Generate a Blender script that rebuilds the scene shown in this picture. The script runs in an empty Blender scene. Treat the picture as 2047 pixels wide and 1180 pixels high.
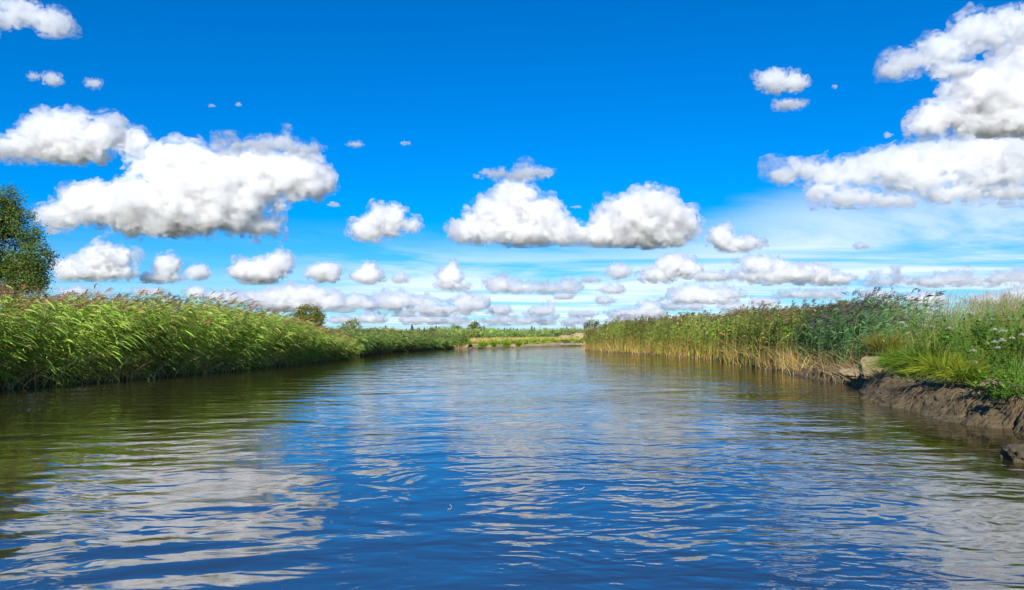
import bpy, math, random
import numpy as np
from math import radians as R

S = bpy.context.scene
COL = S.collection
rng = np.random.default_rng(7)
random.seed(7)

# ------------------------------------------------------------------ camera
F = 24.0 / 36.0 * 2047.0            # focal length in photograph pixels
CX, CY, HOR = 1023.5, 590.0, 668.0  # centre and horizon row of the photograph
PITCH = math.atan((HOR - CY) / F)
EYE = 1.8
cam_d = bpy.data.cameras.new('camera')
cam = bpy.data.objects.new('camera', cam_d)
COL.objects.link(cam)
cam_d.lens = 24.0
cam_d.sensor_width = 36.0
cam_d.clip_start = 0.1
cam_d.clip_end = 400000.0
cam.location = (0, 0, EYE)
cam.rotation_euler = (R(90) + PITCH, 0, 0)
S.camera = cam

# ------------------------------------------------------------------ sun, sky
SUN = np.array((-0.12, -0.85, 0.51)); SUN /= np.linalg.norm(SUN)
sun_d = bpy.data.lights.new('sun', 'SUN')
sun_d.energy = 5.0
sun_d.angle = R(0.5)
sun_d.color = (1.0, 0.93, 0.82)
sun_o = bpy.data.objects.new('sun', sun_d)
COL.objects.link(sun_o)
from mathutils import Vector
sun_o.rotation_euler = Vector(tuple(SUN)).to_track_quat('Z', 'Y').to_euler()

S.view_settings.view_transform = 'Standard'
S.view_settings.look = 'None'
S.view_settings.gamma = 1.0
S.view_settings.exposure = 0.55
S.render.engine = 'CYCLES'
S.cycles.use_denoising = True
S.cycles.max_bounces = 24
S.cycles.diffuse_bounces = 3
S.cycles.glossy_bounces = 3
S.cycles.transmission_bounces = 4
S.cycles.volume_bounces = 16
S.cycles.volume_step_rate = 0.6
S.cycles.volume_max_steps = 64
S.cycles.transparent_max_bounces = 40
S.cycles.caustics_reflective = False
S.cycles.caustics_refractive = False

W = bpy.data.worlds.new('World')
S.world = W
W.use_nodes = True


class NT:
    """small helper to wire shader nodes"""
    def __init__(self, tree):
        self.t = tree
        self.n = tree.nodes
    def add(self, kind, **kw):
        nd = self.n.new(kind)
        for k, v in kw.items():
            setattr(nd, k, v)
        return nd
    def put(self, sock, v):
        if isinstance(v, bpy.types.NodeSocket):
            self.t.links.new(v, sock)
        elif v is not None:
            if hasattr(sock.default_value, '__len__') and len(sock.default_value) == 4 and len(v) == 3:
                v = (*v, 1.0)
            sock.default_value = v
    def math(self, op, a, b=0.0, c=None, clamp=False):
        nd = self.add('ShaderNodeMath', operation=op, use_clamp=clamp)
        self.put(nd.inputs[0], a); self.put(nd.inputs[1], b)
        if c is not None:
            self.put(nd.inputs[2], c)
        return nd.outputs[0]
    def vmath(self, op, a, b=None, scale=None):
        nd = self.add('ShaderNodeVectorMath', operation=op)
        self.put(nd.inputs[0], a)
        if b is not None:
            self.put(nd.inputs[1], b)
        if scale is not None:
            self.put(nd.inputs['Scale'], scale)
        return nd.outputs['Value'] if op in ('LENGTH', 'DOT_PRODUCT') else nd.outputs[0]
    def noise(self, vec, scale, detail=4.0, rough=0.5, dist=0.0, dim='3D'):
        nd = self.add('ShaderNodeTexNoise', noise_dimensions=dim)
        self.put(nd.inputs['Vector'], vec)
        self.put(nd.inputs['Scale'], scale); self.put(nd.inputs['Detail'], detail)
        self.put(nd.inputs['Roughness'], rough); self.put(nd.inputs['Distortion'], dist)
        return nd.outputs['Fac']
    def ramp(self, x, a, b, lo=0.0, hi=1.0, smooth=True):
        nd = self.add('ShaderNodeMapRange', interpolation_type='SMOOTHSTEP' if smooth else 'LINEAR')
        self.put(nd.inputs['Value'], x)
        self.put(nd.inputs['From Min'], a); self.put(nd.inputs['From Max'], b)
        self.put(nd.inputs['To Min'], lo); self.put(nd.inputs['To Max'], hi)
        return nd.outputs['Result']
    def mix(self, f, a, b, blend='MIX'):
        nd = self.add('ShaderNodeMix', data_type='RGBA', blend_type=blend)
        self.put(nd.inputs['Factor'], f); self.put(nd.inputs['A'], a); self.put(nd.inputs['B'], b)
        return nd.outputs['Result']
    def mapping(self, vec, loc=(0, 0, 0), rot=(0, 0, 0), scale=(1, 1, 1)):
        nd = self.add('ShaderNodeMapping')
        self.put(nd.inputs['Vector'], vec)
        nd.inputs['Location'].default_value = loc
        nd.inputs['Rotation'].default_value = rot
        nd.inputs['Scale'].default_value = scale
        return nd.outputs[0]


def _sep_z(self):
    tc = self.add('ShaderNodeTexCoord'); sp = self.add('ShaderNodeSeparateXYZ')
    self.put(sp.inputs[0], tc.outputs['Generated'])
    return sp.outputs[2]
NT.sep_z = _sep_z


def build_world():
    t = NT(W.node_tree)
    bg = t.n['Background']
    sk = t.add('ShaderNodeTexSky', sky_type='NISHITA')
    sk.sun_disc = False
    sk.sun_elevation = math.asin(SUN[2])
    sk.sun_rotation = math.atan2(SUN[0], SUN[1])
    sk.air_density = 1.0
    sk.dust_density = 0.3
    sk.ozone_density = 3.0
    hs = t.add('ShaderNodeHueSaturation')
    hs.inputs['Hue'].default_value = 0.5
    hs.inputs['Saturation'].default_value = 1.12
    hs.inputs['Value'].default_value = 1.0
    tint = t.mix(1.0, sk.outputs[0], t.mix(t.ramp(t.sep_z(), 0.0, 0.22), (0.43, 0.74, 1.08), (0.255, 0.69, 1.17)), 'MULTIPLY')   # polarised, deep blue summer sky
    t.put(hs.inputs['Color'], tint)
    # thin high veil of ice cloud, projected on a flat layer high above
    tc = t.add('ShaderNodeTexCoord')
    d = tc.outputs['Generated']
    sp = t.add('ShaderNodeSeparateXYZ'); t.put(sp.inputs[0], d)
    z = t.math('MAXIMUM', sp.outputs[2], 0.001)
    inv = t.math('DIVIDE', 1.0, t.math('ADD', z, 0.02))
    p = t.vmath('SCALE', d, scale=inv)
    pm = t.mapping(p, scale=(0.22, 0.30, 0.0), rot=(0, 0, R(10)))
    n1 = t.noise(pm, 1.0, 9.0, 0.62, 0.7)
    pm2 = t.mapping(p, scale=(0.10, 0.16, 0.0), loc=(3.1, 0.4, 0))
    n2 = t.noise(pm2, 1.0, 3.0, 0.5, 0.2)
    az = t.math('ARCTAN2', sp.outputs[0], sp.outputs[1])
    azr = t.ramp(az, -0.42, -0.12)
    top = t.math('ADD', 0.140, t.math('MULTIPLY', t.ramp(az, 0.15, 0.45), 0.065))
    e1 = t.ramp(t.math('MULTIPLY_ADD', t.math('SUBTRACT', n1, 0.5), 1.3, t.math('DIVIDE', z, top)), 0.60, 1.15, 1.0, 0.0)
    dens = t.math('ADD', t.math('MULTIPLY', n1, 0.72), t.math('MULTIPLY', n2, 0.28))
    dens = t.ramp(dens, 0.40, 0.58, 0.0, 1.0)
    azw = t.math('ADD', 0.22, t.math('MULTIPLY', azr, 0.78))
    fac = t.math('MULTIPLY', t.math('MULTIPLY', dens, e1), azw)
    fac = t.math('MULTIPLY', fac, t.ramp(z, 0.0, 0.02))
    fac = t.math('MULTIPLY', fac, 0.95)
    col = t.mix(fac, hs.outputs[0], (6.6, 7.6, 8.8))
    t.put(bg.inputs['Color'], col)
    bg.inputs['Strength'].default_value = 0.092


build_world()


# ------------------------------------------------------------------ projection
def ray(px, py):
    x, y, z = (px - CX) / F, (CY - py) / F, 1.0
    c, s = math.cos(PITCH), math.sin(PITCH)
    return np.array((x, c * z - s * y, s * z + c * y))


def ground_pt(px, py, z0=0.0):
    d = ray(px, py)
    k = (z0 - EYE) / d[2]
    return np.array((d[0] * k, d[1] * k, z0))


def at_depth(px, py, Y):
    d = ray(px, py)
    return np.array((d[0], d[1], d[2])) * (Y / d[1]) + np.array((0, 0, EYE))


# ------------------------------------------------------------------ noise
def _hash(ix, iy, iz, seed):
    h = (ix.astype(np.int64) * 374761393 + iy.astype(np.int64) * 668265263 + iz.astype(np.int64) * 2147483647 + seed * 974634777) & 0xFFFFFFFF
    h = ((h ^ (h >> 13)) * 1274126177) & 0xFFFFFFFF
    h = ((h ^ (h >> 16)) * 2246822519) & 0xFFFFFFFF
    return ((h ^ (h >> 15)) & 0xFFFFFF) / float(0xFFFFFF) * 2 - 1


def vnoise(P, seed=0):
    f = np.floor(P); i = f.astype(np.int64); u = P - f
    u = u * u * u * (u * (u * 6 - 15) + 10)
    r = 0
    for dx in (0, 1):
        wx = u[:, 0] if dx else 1 - u[:, 0]
        for dy in (0, 1):
            wy = u[:, 1] if dy else 1 - u[:, 1]
            for dz in (0, 1):
                wz = u[:, 2] if dz else 1 - u[:, 2]
                r = r + wx * wy * wz * _hash(i[:, 0] + dx, i[:, 1] + dy, i[:, 2] + dz, seed)
    return r


def fbm(P, oct=4, gain=0.5, seed=0, lac=2.03):
    a, r = 1.0, 0.0
    for k in range(oct):
        r = r + a * vnoise(P, seed + k * 17)
        P = P * lac + 11.3
        a *= gain
    return r


def n2(x, y, scale, oct=3, seed=0):
    P = np.stack([np.ravel(x) * scale, np.ravel(y) * scale, np.full(np.size(x), 0.37)], 1)
    return fbm(P, oct, 0.5, seed).reshape(np.shape(x))


# ------------------------------------------------------------------ objects
def tag(o, label=None, cat=None, group=None, kind=None):
    for k, v in (('label', label), ('category', cat), ('group', group), ('kind', kind)):
        if v:
            o[k] = v
    return o


def link(name, me, mat=None, parent=None):
    o = bpy.data.objects.new(name, me)
    COL.objects.link(o)
    if mat is not None:
        me.materials.append(mat)
    if parent is not None:
        o.parent = parent
    return o


def empty(name, loc):
    o = bpy.data.objects.new(name, None)
    o.location = loc
    o.empty_display_size = 0.2
    COL.objects.link(o)
    return o


def np_mesh(name, V, Fq, col=None, smooth=True):
    """V (n,3); Fq (m,k) or a list of such arrays of different k"""
    me = bpy.data.meshes.new(name)
    Fs = Fq if isinstance(Fq, list) else [Fq]
    Fs = [f for f in Fs if len(f)]
    me.vertices.add(len(V))
    me.vertices.foreach_set('co', np.ascontiguousarray(V, np.float32).ravel())
    nl = sum(f.size for f in Fs); nf = sum(len(f) for f in Fs)
    me.loops.add(nl); me.polygons.add(nf)
    me.loops.foreach_set('vertex_index', np.concatenate([f.ravel() for f in Fs]).astype(np.int32))
    tot = np.concatenate([np.full(len(f), f.shape[1]) for f in Fs])
    st = np.concatenate([[0], np.cumsum(tot)[:-1]])
    me.polygons.foreach_set('loop_start', st.astype(np.int32))
    if smooth:
        me.polygons.foreach_set('use_smooth', np.ones(nf, bool))
    if col is not None:
        a = me.color_attributes.new('Col', 'FLOAT_COLOR', 'POINT')
        c = np.ones((len(V), 4), np.float32); c[:, :3] = col
        a.data.foreach_set('color', c.ravel())
    me.update(calc_edges=True)
    return me


def grid_faces(nu, nv):
    i = np.arange(nu * nv).reshape(nu, nv)
    return np.stack([i[:-1, :-1], i[1:, :-1], i[1:, 1:], i[:-1, 1:]], -1).reshape(-1, 4)


# ------------------------------------------------------------------ waterline
LEFT = [(-40, 781), (0, 778), (70, 773), (150, 768), (225, 762), (300, 755), (365, 750), (420, 745), (480, 740), (520, 735), (560, 731), (600, 726), (640, 722), (685, 717), (735, 709.5), (765, 706), (800, 703), (850, 700), (902, 697)]
FAR = [(935, 697.5), (960, 696.5), (1000, 695.5), (1040, 694.5), (1080, 693.5), (1120, 692.3), (1165, 691.3)]
RIGHT = [(1166, 700), (1210, 704), (1250, 706.5), (1290, 708.5), (1340, 713), (1385, 716), (1430, 720), (1485, 730), (1540, 740), (1580, 747), (1620, 755), (1665, 763), (1705, 769), (1728, 782), (1738, 797), (1800, 818), (1860, 833), (1900, 842), (1960, 852), (2005, 857), (2047, 868)]
L3 = [(-19.5, -60), (-19, -10), (-18.4, 12)] + [tuple(ground_pt(*p)[:2]) for p in LEFT]
F3 = [tuple(ground_pt(*p)[:2]) for p in FAR] + [(30, 116), (60, 124), (140, 118), (400, 60)]
R3 = [(400, 20), (140, 76), (60, 92), (28, 90), (14, 84)] + [tuple(ground_pt(*p)[:2]) for p in RIGHT] + [(9.0, 9.5), (9.2, 6), (10.5, 0), (12, -20), (13, -60)]
POLY = np.array(L3 + F3 + R3)


def seg_dist(P, A, Bq):
    d = Bq - A
    t = np.clip(((P - A) @ d) / max(d @ d, 1e-9), 0, 1)
    q = A + t[:, None] * d
    return np.hypot(*(P - q).T), t


def line_dist(P, L):
    """distance to an open polyline and arc position of the nearest point"""
    L = np.asarray(L)
    best = np.full(len(P), 1e18); arc = np.zeros(len(P)); acc = 0
    for a, b in zip(L[:-1], L[1:]):
        d, t = seg_dist(P, a, b)
        m = d < best
        ln = np.hypot(*(b - a))
        best[m] = d[m]; arc[m] = acc + t[m] * ln
        acc += ln
    return best, arc


def inside(P, poly):
    x, y = P[:, 0], P[:, 1]
    r = np.zeros(len(P), bool)
    n = len(poly)
    for i in range(n):
        x1, y1 = poly[i]; x2, y2 = poly[(i + 1) % n]
        if y1 == y2:
            continue
        c = (y1 > y) != (y2 > y)
        xi = (x2 - x1) * (y - y1) / (y2 - y1) + x1
        r ^= c & (x < xi)
    return r


def land(P):
    """signed distance to water (positive on land) and ground height"""
    dl, _ = line_dist(P, L3); df, _ = line_dist(P, F3); dr, ar = line_dist(P, R3)
    s = np.minimum(np.minimum(dl, df), dr)
    w = inside(P, POLY)
    x, y = P[:, 0], P[:, 1]
    nz = n2(x, y, 0.7, 3, 5)
    ss = np.where(w, -s, s)
    # height of the bank behind each shore
    def sm(v, a, b):
        u = np.clip((v - a) / (b - a), 0, 1); return u * u * (3 - 2 * u)
    hl = 0.06 + 0.34 * sm(ss, 0.0, 1.2) + 0.3 * sm(ss, 2, 14)
    hf = 0.12 * sm(ss, 0, 0.3) + 0.80 * sm(ss, 0.5, 1.7) + 0.35 * sm(ss, 3, 30)
    near = sm(-y, -40, -24)
    hr_far = 0.10 + 0.45 * sm(ss, 0, 1.3) + 0.35 * sm(ss, 2, 12)
    hr_near = -0.2 + 0.50 * sm(ss, 0.6, 1.8) + 0.5 * sm(ss, 1.6, 3.8) + 0.5 * sm(ss, 3.5, 9)
    hr = hr_far * (1 - near) + hr_near * near
    wl = np.exp(-dl / 6); wf = np.exp(-df / 6); wr = np.exp(-dr / 6)
    tot = wl + wf + wr + 1e-12
    h = (hl * wl + hf * wf + hr * wr) / tot
    far_h = 0.9 + 0.0 * x
    k = sm(s, 20, 60)
    h = h * (1 - k) + far_h * k
    h = h + 0.06 * nz * sm(s, 0.2, 1.5)
    bed = -0.12 - 1.2 * sm(s, 0.0, 3.0)
    return ss, np.where(w, bed, h)


# ------------------------------------------------------------------ materials
def new_mat(name):
    m = bpy.data.materials.new(name)
    m.use_nodes = True
    t = NT(m.node_tree)
    return m, t, t.n['Principled BSDF'], t.n['Material Output']


def water_mat():
    m, t, b, out = new_mat('river_water')
    geo = t.add('ShaderNodeNewGeometry')
    P = geo.outputs['Position']
    # long slow undulation, wind ripples with crests across the view, fine ripples in patches
    warp = t.vmath('SCALE', t.noise_vec(t.mapping(P, scale=(0.22, 0.22, 0)), 1.0), scale=1.6)
    Pw = t.vmath('ADD', P, warp)
    a = t.noise(t.mapping(Pw, rot=(0, 0, R(-22)), scale=(0.42, 0.95, 0)), 1.0, 1.5, 0.45, 0.2)
    b1 = t.noise(t.mapping(Pw, rot=(0, 0, R(-8)), scale=(1.7, 2.8, 0)), 1.0, 2.0, 0.45, 0.5)
    c1 = t.noise(t.mapping(Pw, rot=(0, 0, R(10)), scale=(3.2, 6.2, 0)), 1.0, 1.5, 0.45, 0.4)
    d1 = t.noise(t.mapping(P, rot=(0, 0, R(-4)), scale=(15, 26, 0)), 1.0, 2.0, 0.5, 0.0)
    patch = t.noise(t.mapping(P, scale=(0.14, 0.22, 0), loc=(4.3, 1.7, 0)), 1.0, 2.0, 0.5, 0.6)
    pt = t.ramp(patch, 0.38, 0.62, 0.25, 1.0)
    sx = t.add('ShaderNodeSeparateXYZ'); t.put(sx.inputs[0], P)
    right = t.ramp(sx.outputs[0], -2.8, 1.0, 0.22, 1.0)
    fine = t.math('MULTIPLY', pt, right)
    h = t.math('MULTIPLY', a, 0.040)
    h = t.math('MULTIPLY_ADD', t.math('MULTIPLY', b1, t.math('ADD', t.math('MULTIPLY', fine, 0.55), 0.45)), 0.0250, h)
    h = t.math('MULTIPLY_ADD', t.math('MULTIPLY', c1, fine), 0.0120, h)
    h = t.math('MULTIPLY_ADD', t.math('MULTIPLY', d1, fine), 0.0007, h)
    # old wake running in from the lower left, and rings spreading right of the middle
    sw = t.add('ShaderNodeSeparateXYZ'); t.put(sw.inputs[0], Pw)
    ph = t.math('ADD', t.math('MULTIPLY', sw.outputs[0], -math.sin(R(24))), t.math('MULTIPLY', sw.outputs[1], math.cos(R(24))))
    wk = t.math('SINE', t.math('MULTIPLY', ph, 2 * math.pi / 0.72))
    wm = t.math('MULTIPLY', t.ramp(sx.outputs[0], -1.6, 0.8, 1.0, 0.0), t.ramp(sx.outputs[1], 5.2, 9.5, 1.0, 0.0))
    wm = t.math('MULTIPLY', wm, t.ramp(t.noise(t.mapping(P, scale=(0.35, 0.8, 0), loc=(2, 7, 0)), 1.0, 2.0, 0.5, 0.3), 0.34, 0.60))
    h = t.math('MULTIPLY_ADD', t.math('MULTIPLY', wk, wm), 0.0050, h)
    Pr = t.vmath('ADD', P, t.vmath('SCALE', t.noise_vec(t.mapping(P, scale=(0.8, 0.8, 0)), 1.0), scale=1.1))
    for c, lam, rad, wid, amp in (((0.4, 8.0, 0), 0.30, 1.5, 0.9, 0.0030), ((2.6, 6.6, 0), 0.17, 1.6, 0.9, 0.0011)):
        rr = t.vmath('LENGTH', t.vmath('MULTIPLY', t.vmath('SUBTRACT', Pr, c), (0.8, 1.0, 0.0)))
        g = t.math('DIVIDE', t.math('SUBTRACT', rr, rad), wid)
        g = t.math('EXPONENT', t.math('MULTIPLY', t.math('MULTIPLY', g, g), -1.0))
        g = t.math('MULTIPLY', g, t.ramp(t.noise(t.mapping(P, scale=(0.9, 1.3, 0), loc=(c[0], 5, 0)), 1.0, 2.0, 0.5, 0.3), 0.42, 0.62))
        wv = t.math('SINE', t.math('MULTIPLY', rr, 2 * math.pi / lam))
        h = t.math('MULTIPLY_ADD', t.math('MULTIPLY', wv, g), amp, h)
    bp = t.add('ShaderNodeBump')
    bp.inputs['Strength'].default_value = 1.0
    bp.inputs['Distance'].default_value = 1.0
    t.put(bp.inputs['Height'], h)
    t.put(b.inputs['Normal'], bp.outputs[0])
    b.inputs['Base Color'].default_value = (0.026, 0.022, 0.005, 1)
    b.inputs['Roughness'].default_value = 0.03
    b.inputs['IOR'].default_value = 3.6
    return m


def _noise_vec(self, vec, scale):
    nd = self.add('ShaderNodeTexNoise')
    self.put(nd.inputs['Vector'], vec); nd.inputs['Scale'].default_value = scale
    nd.inputs['Detail'].default_value = 1.0
    return self.vmath('SUBTRACT', nd.outputs['Color'], (0.5, 0.5, 0.5))
NT.noise_vec = _noise_vec


def ground_mat():
    m, t, b, out = new_mat('soil_and_turf')
    geo = t.add('ShaderNodeNewGeometry')
    P = geo.outputs['Position']
    n = t.noise(P, 0.9, 6, 0.6)
    n_ = t.noise(P, 0.02, 4, 0.6)
    c = t.mix(t.ramp(n, 0.35, 0.65), (0.085, 0.062, 0.034), (0.15, 0.125, 0.06))
    far = t.mix(t.ramp(n_, 0.4, 0.6), (0.045, 0.055, 0.032), (0.075, 0.075, 0.04))
    sy = t.vmath('LENGTH', P)
    t.put(b.inputs['Base Color'], t.mix(t.ramp(sy, 60, 140), c, far))
    b.inputs['Roughness'].default_value = 0.95
    b.inputs['Specular IOR Level'].default_value = 0.1
    return m


def build_setting():
    fx = np.arange(-34, 34.01, 0.3); fy = np.arange(-14, 130.01, 0.4)
    g = lambda a, n, top: a + np.cumsum(np.geomspace(0.6, top, n))
    gx = g(34, 34, 6500); gy = g(130, 32, 6500); gb = g(14, 30, 6500)
    X = np.concatenate([-gx[::-1], fx, gx]); Y = np.concatenate([-gb[::-1], fy, gy])
    XX, YY = np.meshgrid(X, Y, indexing='ij')
    P = np.stack([XX.ravel(), YY.ravel()], 1)
    _, h = land(P)
    V = np.column_stack([P, h])
    o = link('ground', np_mesh('ground', V, grid_faces(len(X), len(Y))), ground_mat())
    tag(o, kind='structure')
    # water: a flat sheet under the banks
    xs = np.array([-60, 60, 500]); ys = np.array([-80, 60, 150])
    XX, YY = np.meshgrid(xs, ys, indexing='ij')
    V = np.column_stack([XX.ravel(), YY.ravel(), np.zeros(XX.size)])
    o = link('water', np_mesh('water', V, grid_faces(3, 3)), water_mat())
    tag(o, kind='structure')


build_setting()

# ------------------------------------------------------------------ clouds
def ico(sub):
    import bmesh
    bm = bmesh.new()
    bmesh.ops.create_icosphere(bm, subdivisions=sub, radius=1.0)
    V = np.array([v.co[:] for v in bm.verts]); Fc = np.array([[v.index for v in f.verts] for f in bm.faces])
    bm.free()
    return V, Fc


ICO1, ICO2, ICO3 = ico(1), ico(2), ico(3)


def cloud_mat(name, dens, skin, tear=0.0):
    m, t, b, out = new_mat(name)
    t.n.remove(b)
    tr = t.add('ShaderNodeBsdfTransparent')
    df = t.add('ShaderNodeBsdfDiffuse'); df.inputs['Color'].default_value = (0.88, 0.89, 0.90, 1)
    mx = t.add('ShaderNodeMixShader'); mx.inputs[0].default_value = skin
    t.put(mx.inputs[1], tr.outputs[0]); t.put(mx.inputs[2], df.outputs[0])
    t.put(out.inputs['Surface'], mx.outputs[0])
    vs = t.add('ShaderNodeVolumeScatter')
    vs.inputs['Color'].default_value = (0.900, 0.935, 0.966, 1)
    vs.inputs['Density'].default_value = dens
    vs.inputs['Anisotropy'].default_value = 0.45
    t.put(out.inputs['Volume'], vs.outputs[0])
    m.cycles.homogeneous_volume = True
    if tear:                                   # torn, half transparent vapour of uneven density
        m.cycles.homogeneous_volume = False
        geo = t.add('ShaderNodeNewGeometry')
        q = t.mapping(geo.outputs['Position'], scale=(0.75 / tear, 0.75 / tear, 1.0 / tear))
        n = t.noise(q, 1.0, 4.0, 0.62, 0.9)
        t.put(vs.inputs['Density'], t.math('MULTIPLY', t.ramp(n, 0.44, 0.66), dens))
    return m


CLOUD_H = 1000.0


def sph_dirs(n, r):
    k = np.arange(n) + r.random()
    z = 1 - 2 * (k + 0.5 * r.random(n)) / (n + 0.5)
    z = np.clip(z, -1, 1)
    a = k * 2.399963 + r.random(n) * 0.5
    q = np.sqrt(1 - z * z)
    return np.stack([q * np.cos(a), q * np.sin(a), z], 1)


def voxel_union(V, Fc, vox):
    me = np_mesh('tmp', V, Fc)
    o = bpy.data.objects.new('tmp', me); COL.objects.link(o)
    md = o.modifiers.new('r', 'REMESH'); md.mode = 'VOXEL'; md.voxel_size = vox
    ev = o.evaluated_get(bpy.context.evaluated_depsgraph_get())
    m2 = ev.to_mesh()
    n = len(m2.vertices)
    V = np.empty(n * 3, np.float32); m2.vertices.foreach_get('co', V); V = V.reshape(-1, 3).astype(float)
    N = np.empty(n * 3, np.float32); m2.vertices.foreach_get('normal', N); N = N.reshape(-1, 3)
    Q = np.empty(len(m2.loops), np.int32); m2.loops.foreach_get('vertex_index', Q)
    Q = Q.reshape(len(m2.polygons), 4)
    ev.to_mesh_clear()
    bpy.data.objects.remove(o); bpy.data.meshes.remove(me)
    return V, N, Q


def make_cloud(label, lobes, base, group=None, wisp=0.0, seed=0, soft=1.0, dist=None):
    r = np.random.default_rng(1000 + seed)
    dirb = ray(np.mean([l[0] for l in lobes]), base)
    el = dirb[2] / dirb[1]
    Y = dist or CLOUD_H / max(el, 0.012)
    k = Y / F                                   # metres per photograph pixel at that distance
    zb = EYE + el * Y
    balls = []
    w_px = max(l[0] + l[2] for l in lobes) - min(l[0] - l[2] for l in lobes)
    for (cx, cy, rx, ry) in lobes:
        c = at_depth(cx, cy, Y)
        grow = 1.10 if w_px < 240 else 1.0
        ax = grow * np.array((rx * k, 0.8 * math.sqrt(rx * ry) * k, ry * k)) * 0.94
        c[1] += r.uniform(-0.25, 0.25) * ax[1]
        small = min(ax)
        asp = ax[0] / small
        balls.append((c, ax * 0.80))
        for dvec in sph_dirs(int(min(60, 20 + 10 * asp)), r):
            f = r.uniform(0.62, 0.86)
            p = c + dvec * ax * f
            rr = small * r.uniform(0.20, 0.46) * (1 - 0.3 * wisp) * (1.0 if f < 0.78 else 0.75)
            st = np.array((r.uniform(1.0, 1.0 + 0.35 * min(asp, 3)), 1.1, 1.0))
            balls.append((p, rr * st))
            if dvec[2] > -0.5:
                for e in sph_dirs(9, r):
                    if e @ dvec > -0.1 and r.random() < 0.75:
                        r2 = rr * r.uniform(0.22, 0.5)
                        balls.append((p + e * rr * st * 0.85, np.array((r2,) * 3)))
        # torn shreds hanging round the edges
        nf = int((14 + 30 * wisp) * min(3.5, asp) * (1 if w_px > 60 else 0.25))
        for dvec in sph_dirs(nf, r):
            if r.random() < 0.5:
                continue
            p = c + dvec * ax * r.uniform(0.96, 1.10 + 0.2 * wisp)
            if p[2] < zb + 0.35 * ax[2]:
                continue
            rr = small * r.uniform(0.03, 0.10)
            for q in range(3):
                balls.append((p + r.normal(0, 1.3, 3) * rr * np.array((1.6, 1, 0.7)), rr * r.uniform(0.5, 1) * np.array((r.uniform(1.2, 2.6), 1.2, 0.8))))
    n_b = len(balls)
    C = np.array([b[0] for b in balls]); A = np.array([b[1] for b in balls])
    iv, fi = ICO2
    V = (C[:, None] + A[:, None] * iv[None]).reshape(-1, 3)
    Fc = (fi[None] + (np.arange(n_b) * len(iv))[:, None, None]).reshape(-1, 3)
    vox = k * max(1.15, w_px / 380.0)
    if w_px < 60:
        vox = k * max(0.5, w_px / 70.0)
    V, N, Q = voxel_union(V, Fc, vox)
    n = len(V)
    # billows inside billows, finer and finer, and ragged edges
    L = k * min(34.0, 0.13 * w_px + 3)
    wv = np.column_stack([fbm(V / (L * 1.3), 2, 0.5, 200 + seed + q) for q in (0, 1, 2)]) * L * 0.35
    Pn = V + wv
    d = 0.0; a_ = 1.0; s_ = L * 1.15
    for q in range(5):
        d = d + a_ * (0.38 - np.abs(vnoise(Pn / s_, 7 * q + seed)))
        a_ *= 0.64; s_ *= 0.47
    amp = L * (0.30 + 0.40 * wisp)
    n_ = N
    rag1 = np.maximum(0, fbm(V / (L * 0.5) * np.array((0.6, 0.6, 1.2)), 3, 0.6, 400 + seed) - 0.30)
    rag2 = np.maximum(0, fbm(V / (L * 0.17) * np.array((0.7, 0.7, 1.1)), 2, 0.6, 430 + seed) - 0.25)
    base_n = fbm(np.column_stack([V[:, :2] / (L * 2.2), np.zeros(n)]), 3, 0.5, 90)
    org = np.array((V[:, 0].mean(), V[:, 1].mean(), zb))
    mfp = k * min(6.5, 3.0 + 0.011 * w_px) * (1 + 1.8 * wisp)
    def skin(off, rg, name, mat, parent=None):
        X = V + n_ * (d * amp + off + rg)[:, None]
        zc = zb + base_n * L * 0.07 - off * 0.4
        low = X[:, 2] < zc
        X[low, 2] = zc[low] + (X[low, 2] - zc[low]) * 0.07
        X, _, q = voxel_union(X, Q, vox)
        return link(name, np_mesh(name, X - org, q), mat, parent)
    o = skin(-0.08 * L - 0.8 * k, rag2 * L * 0.15, 'cloud', cloud_mat('cloud_vapour', 1.0 / mfp, 0.06 * (1 - 0.6 * wisp)))
    o.location = org
    if w_px > 26:
        skin(0.16 * L, rag1 * L * (0.55 + 0.5 * wisp) + rag2 * L * 0.3, 'thin_edge', cloud_mat('thin_cloud_vapour', 0.75 / mfp, 0.006, L * 0.55), o)
    tag(o, label, 'cloud', group)
    return o


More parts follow.
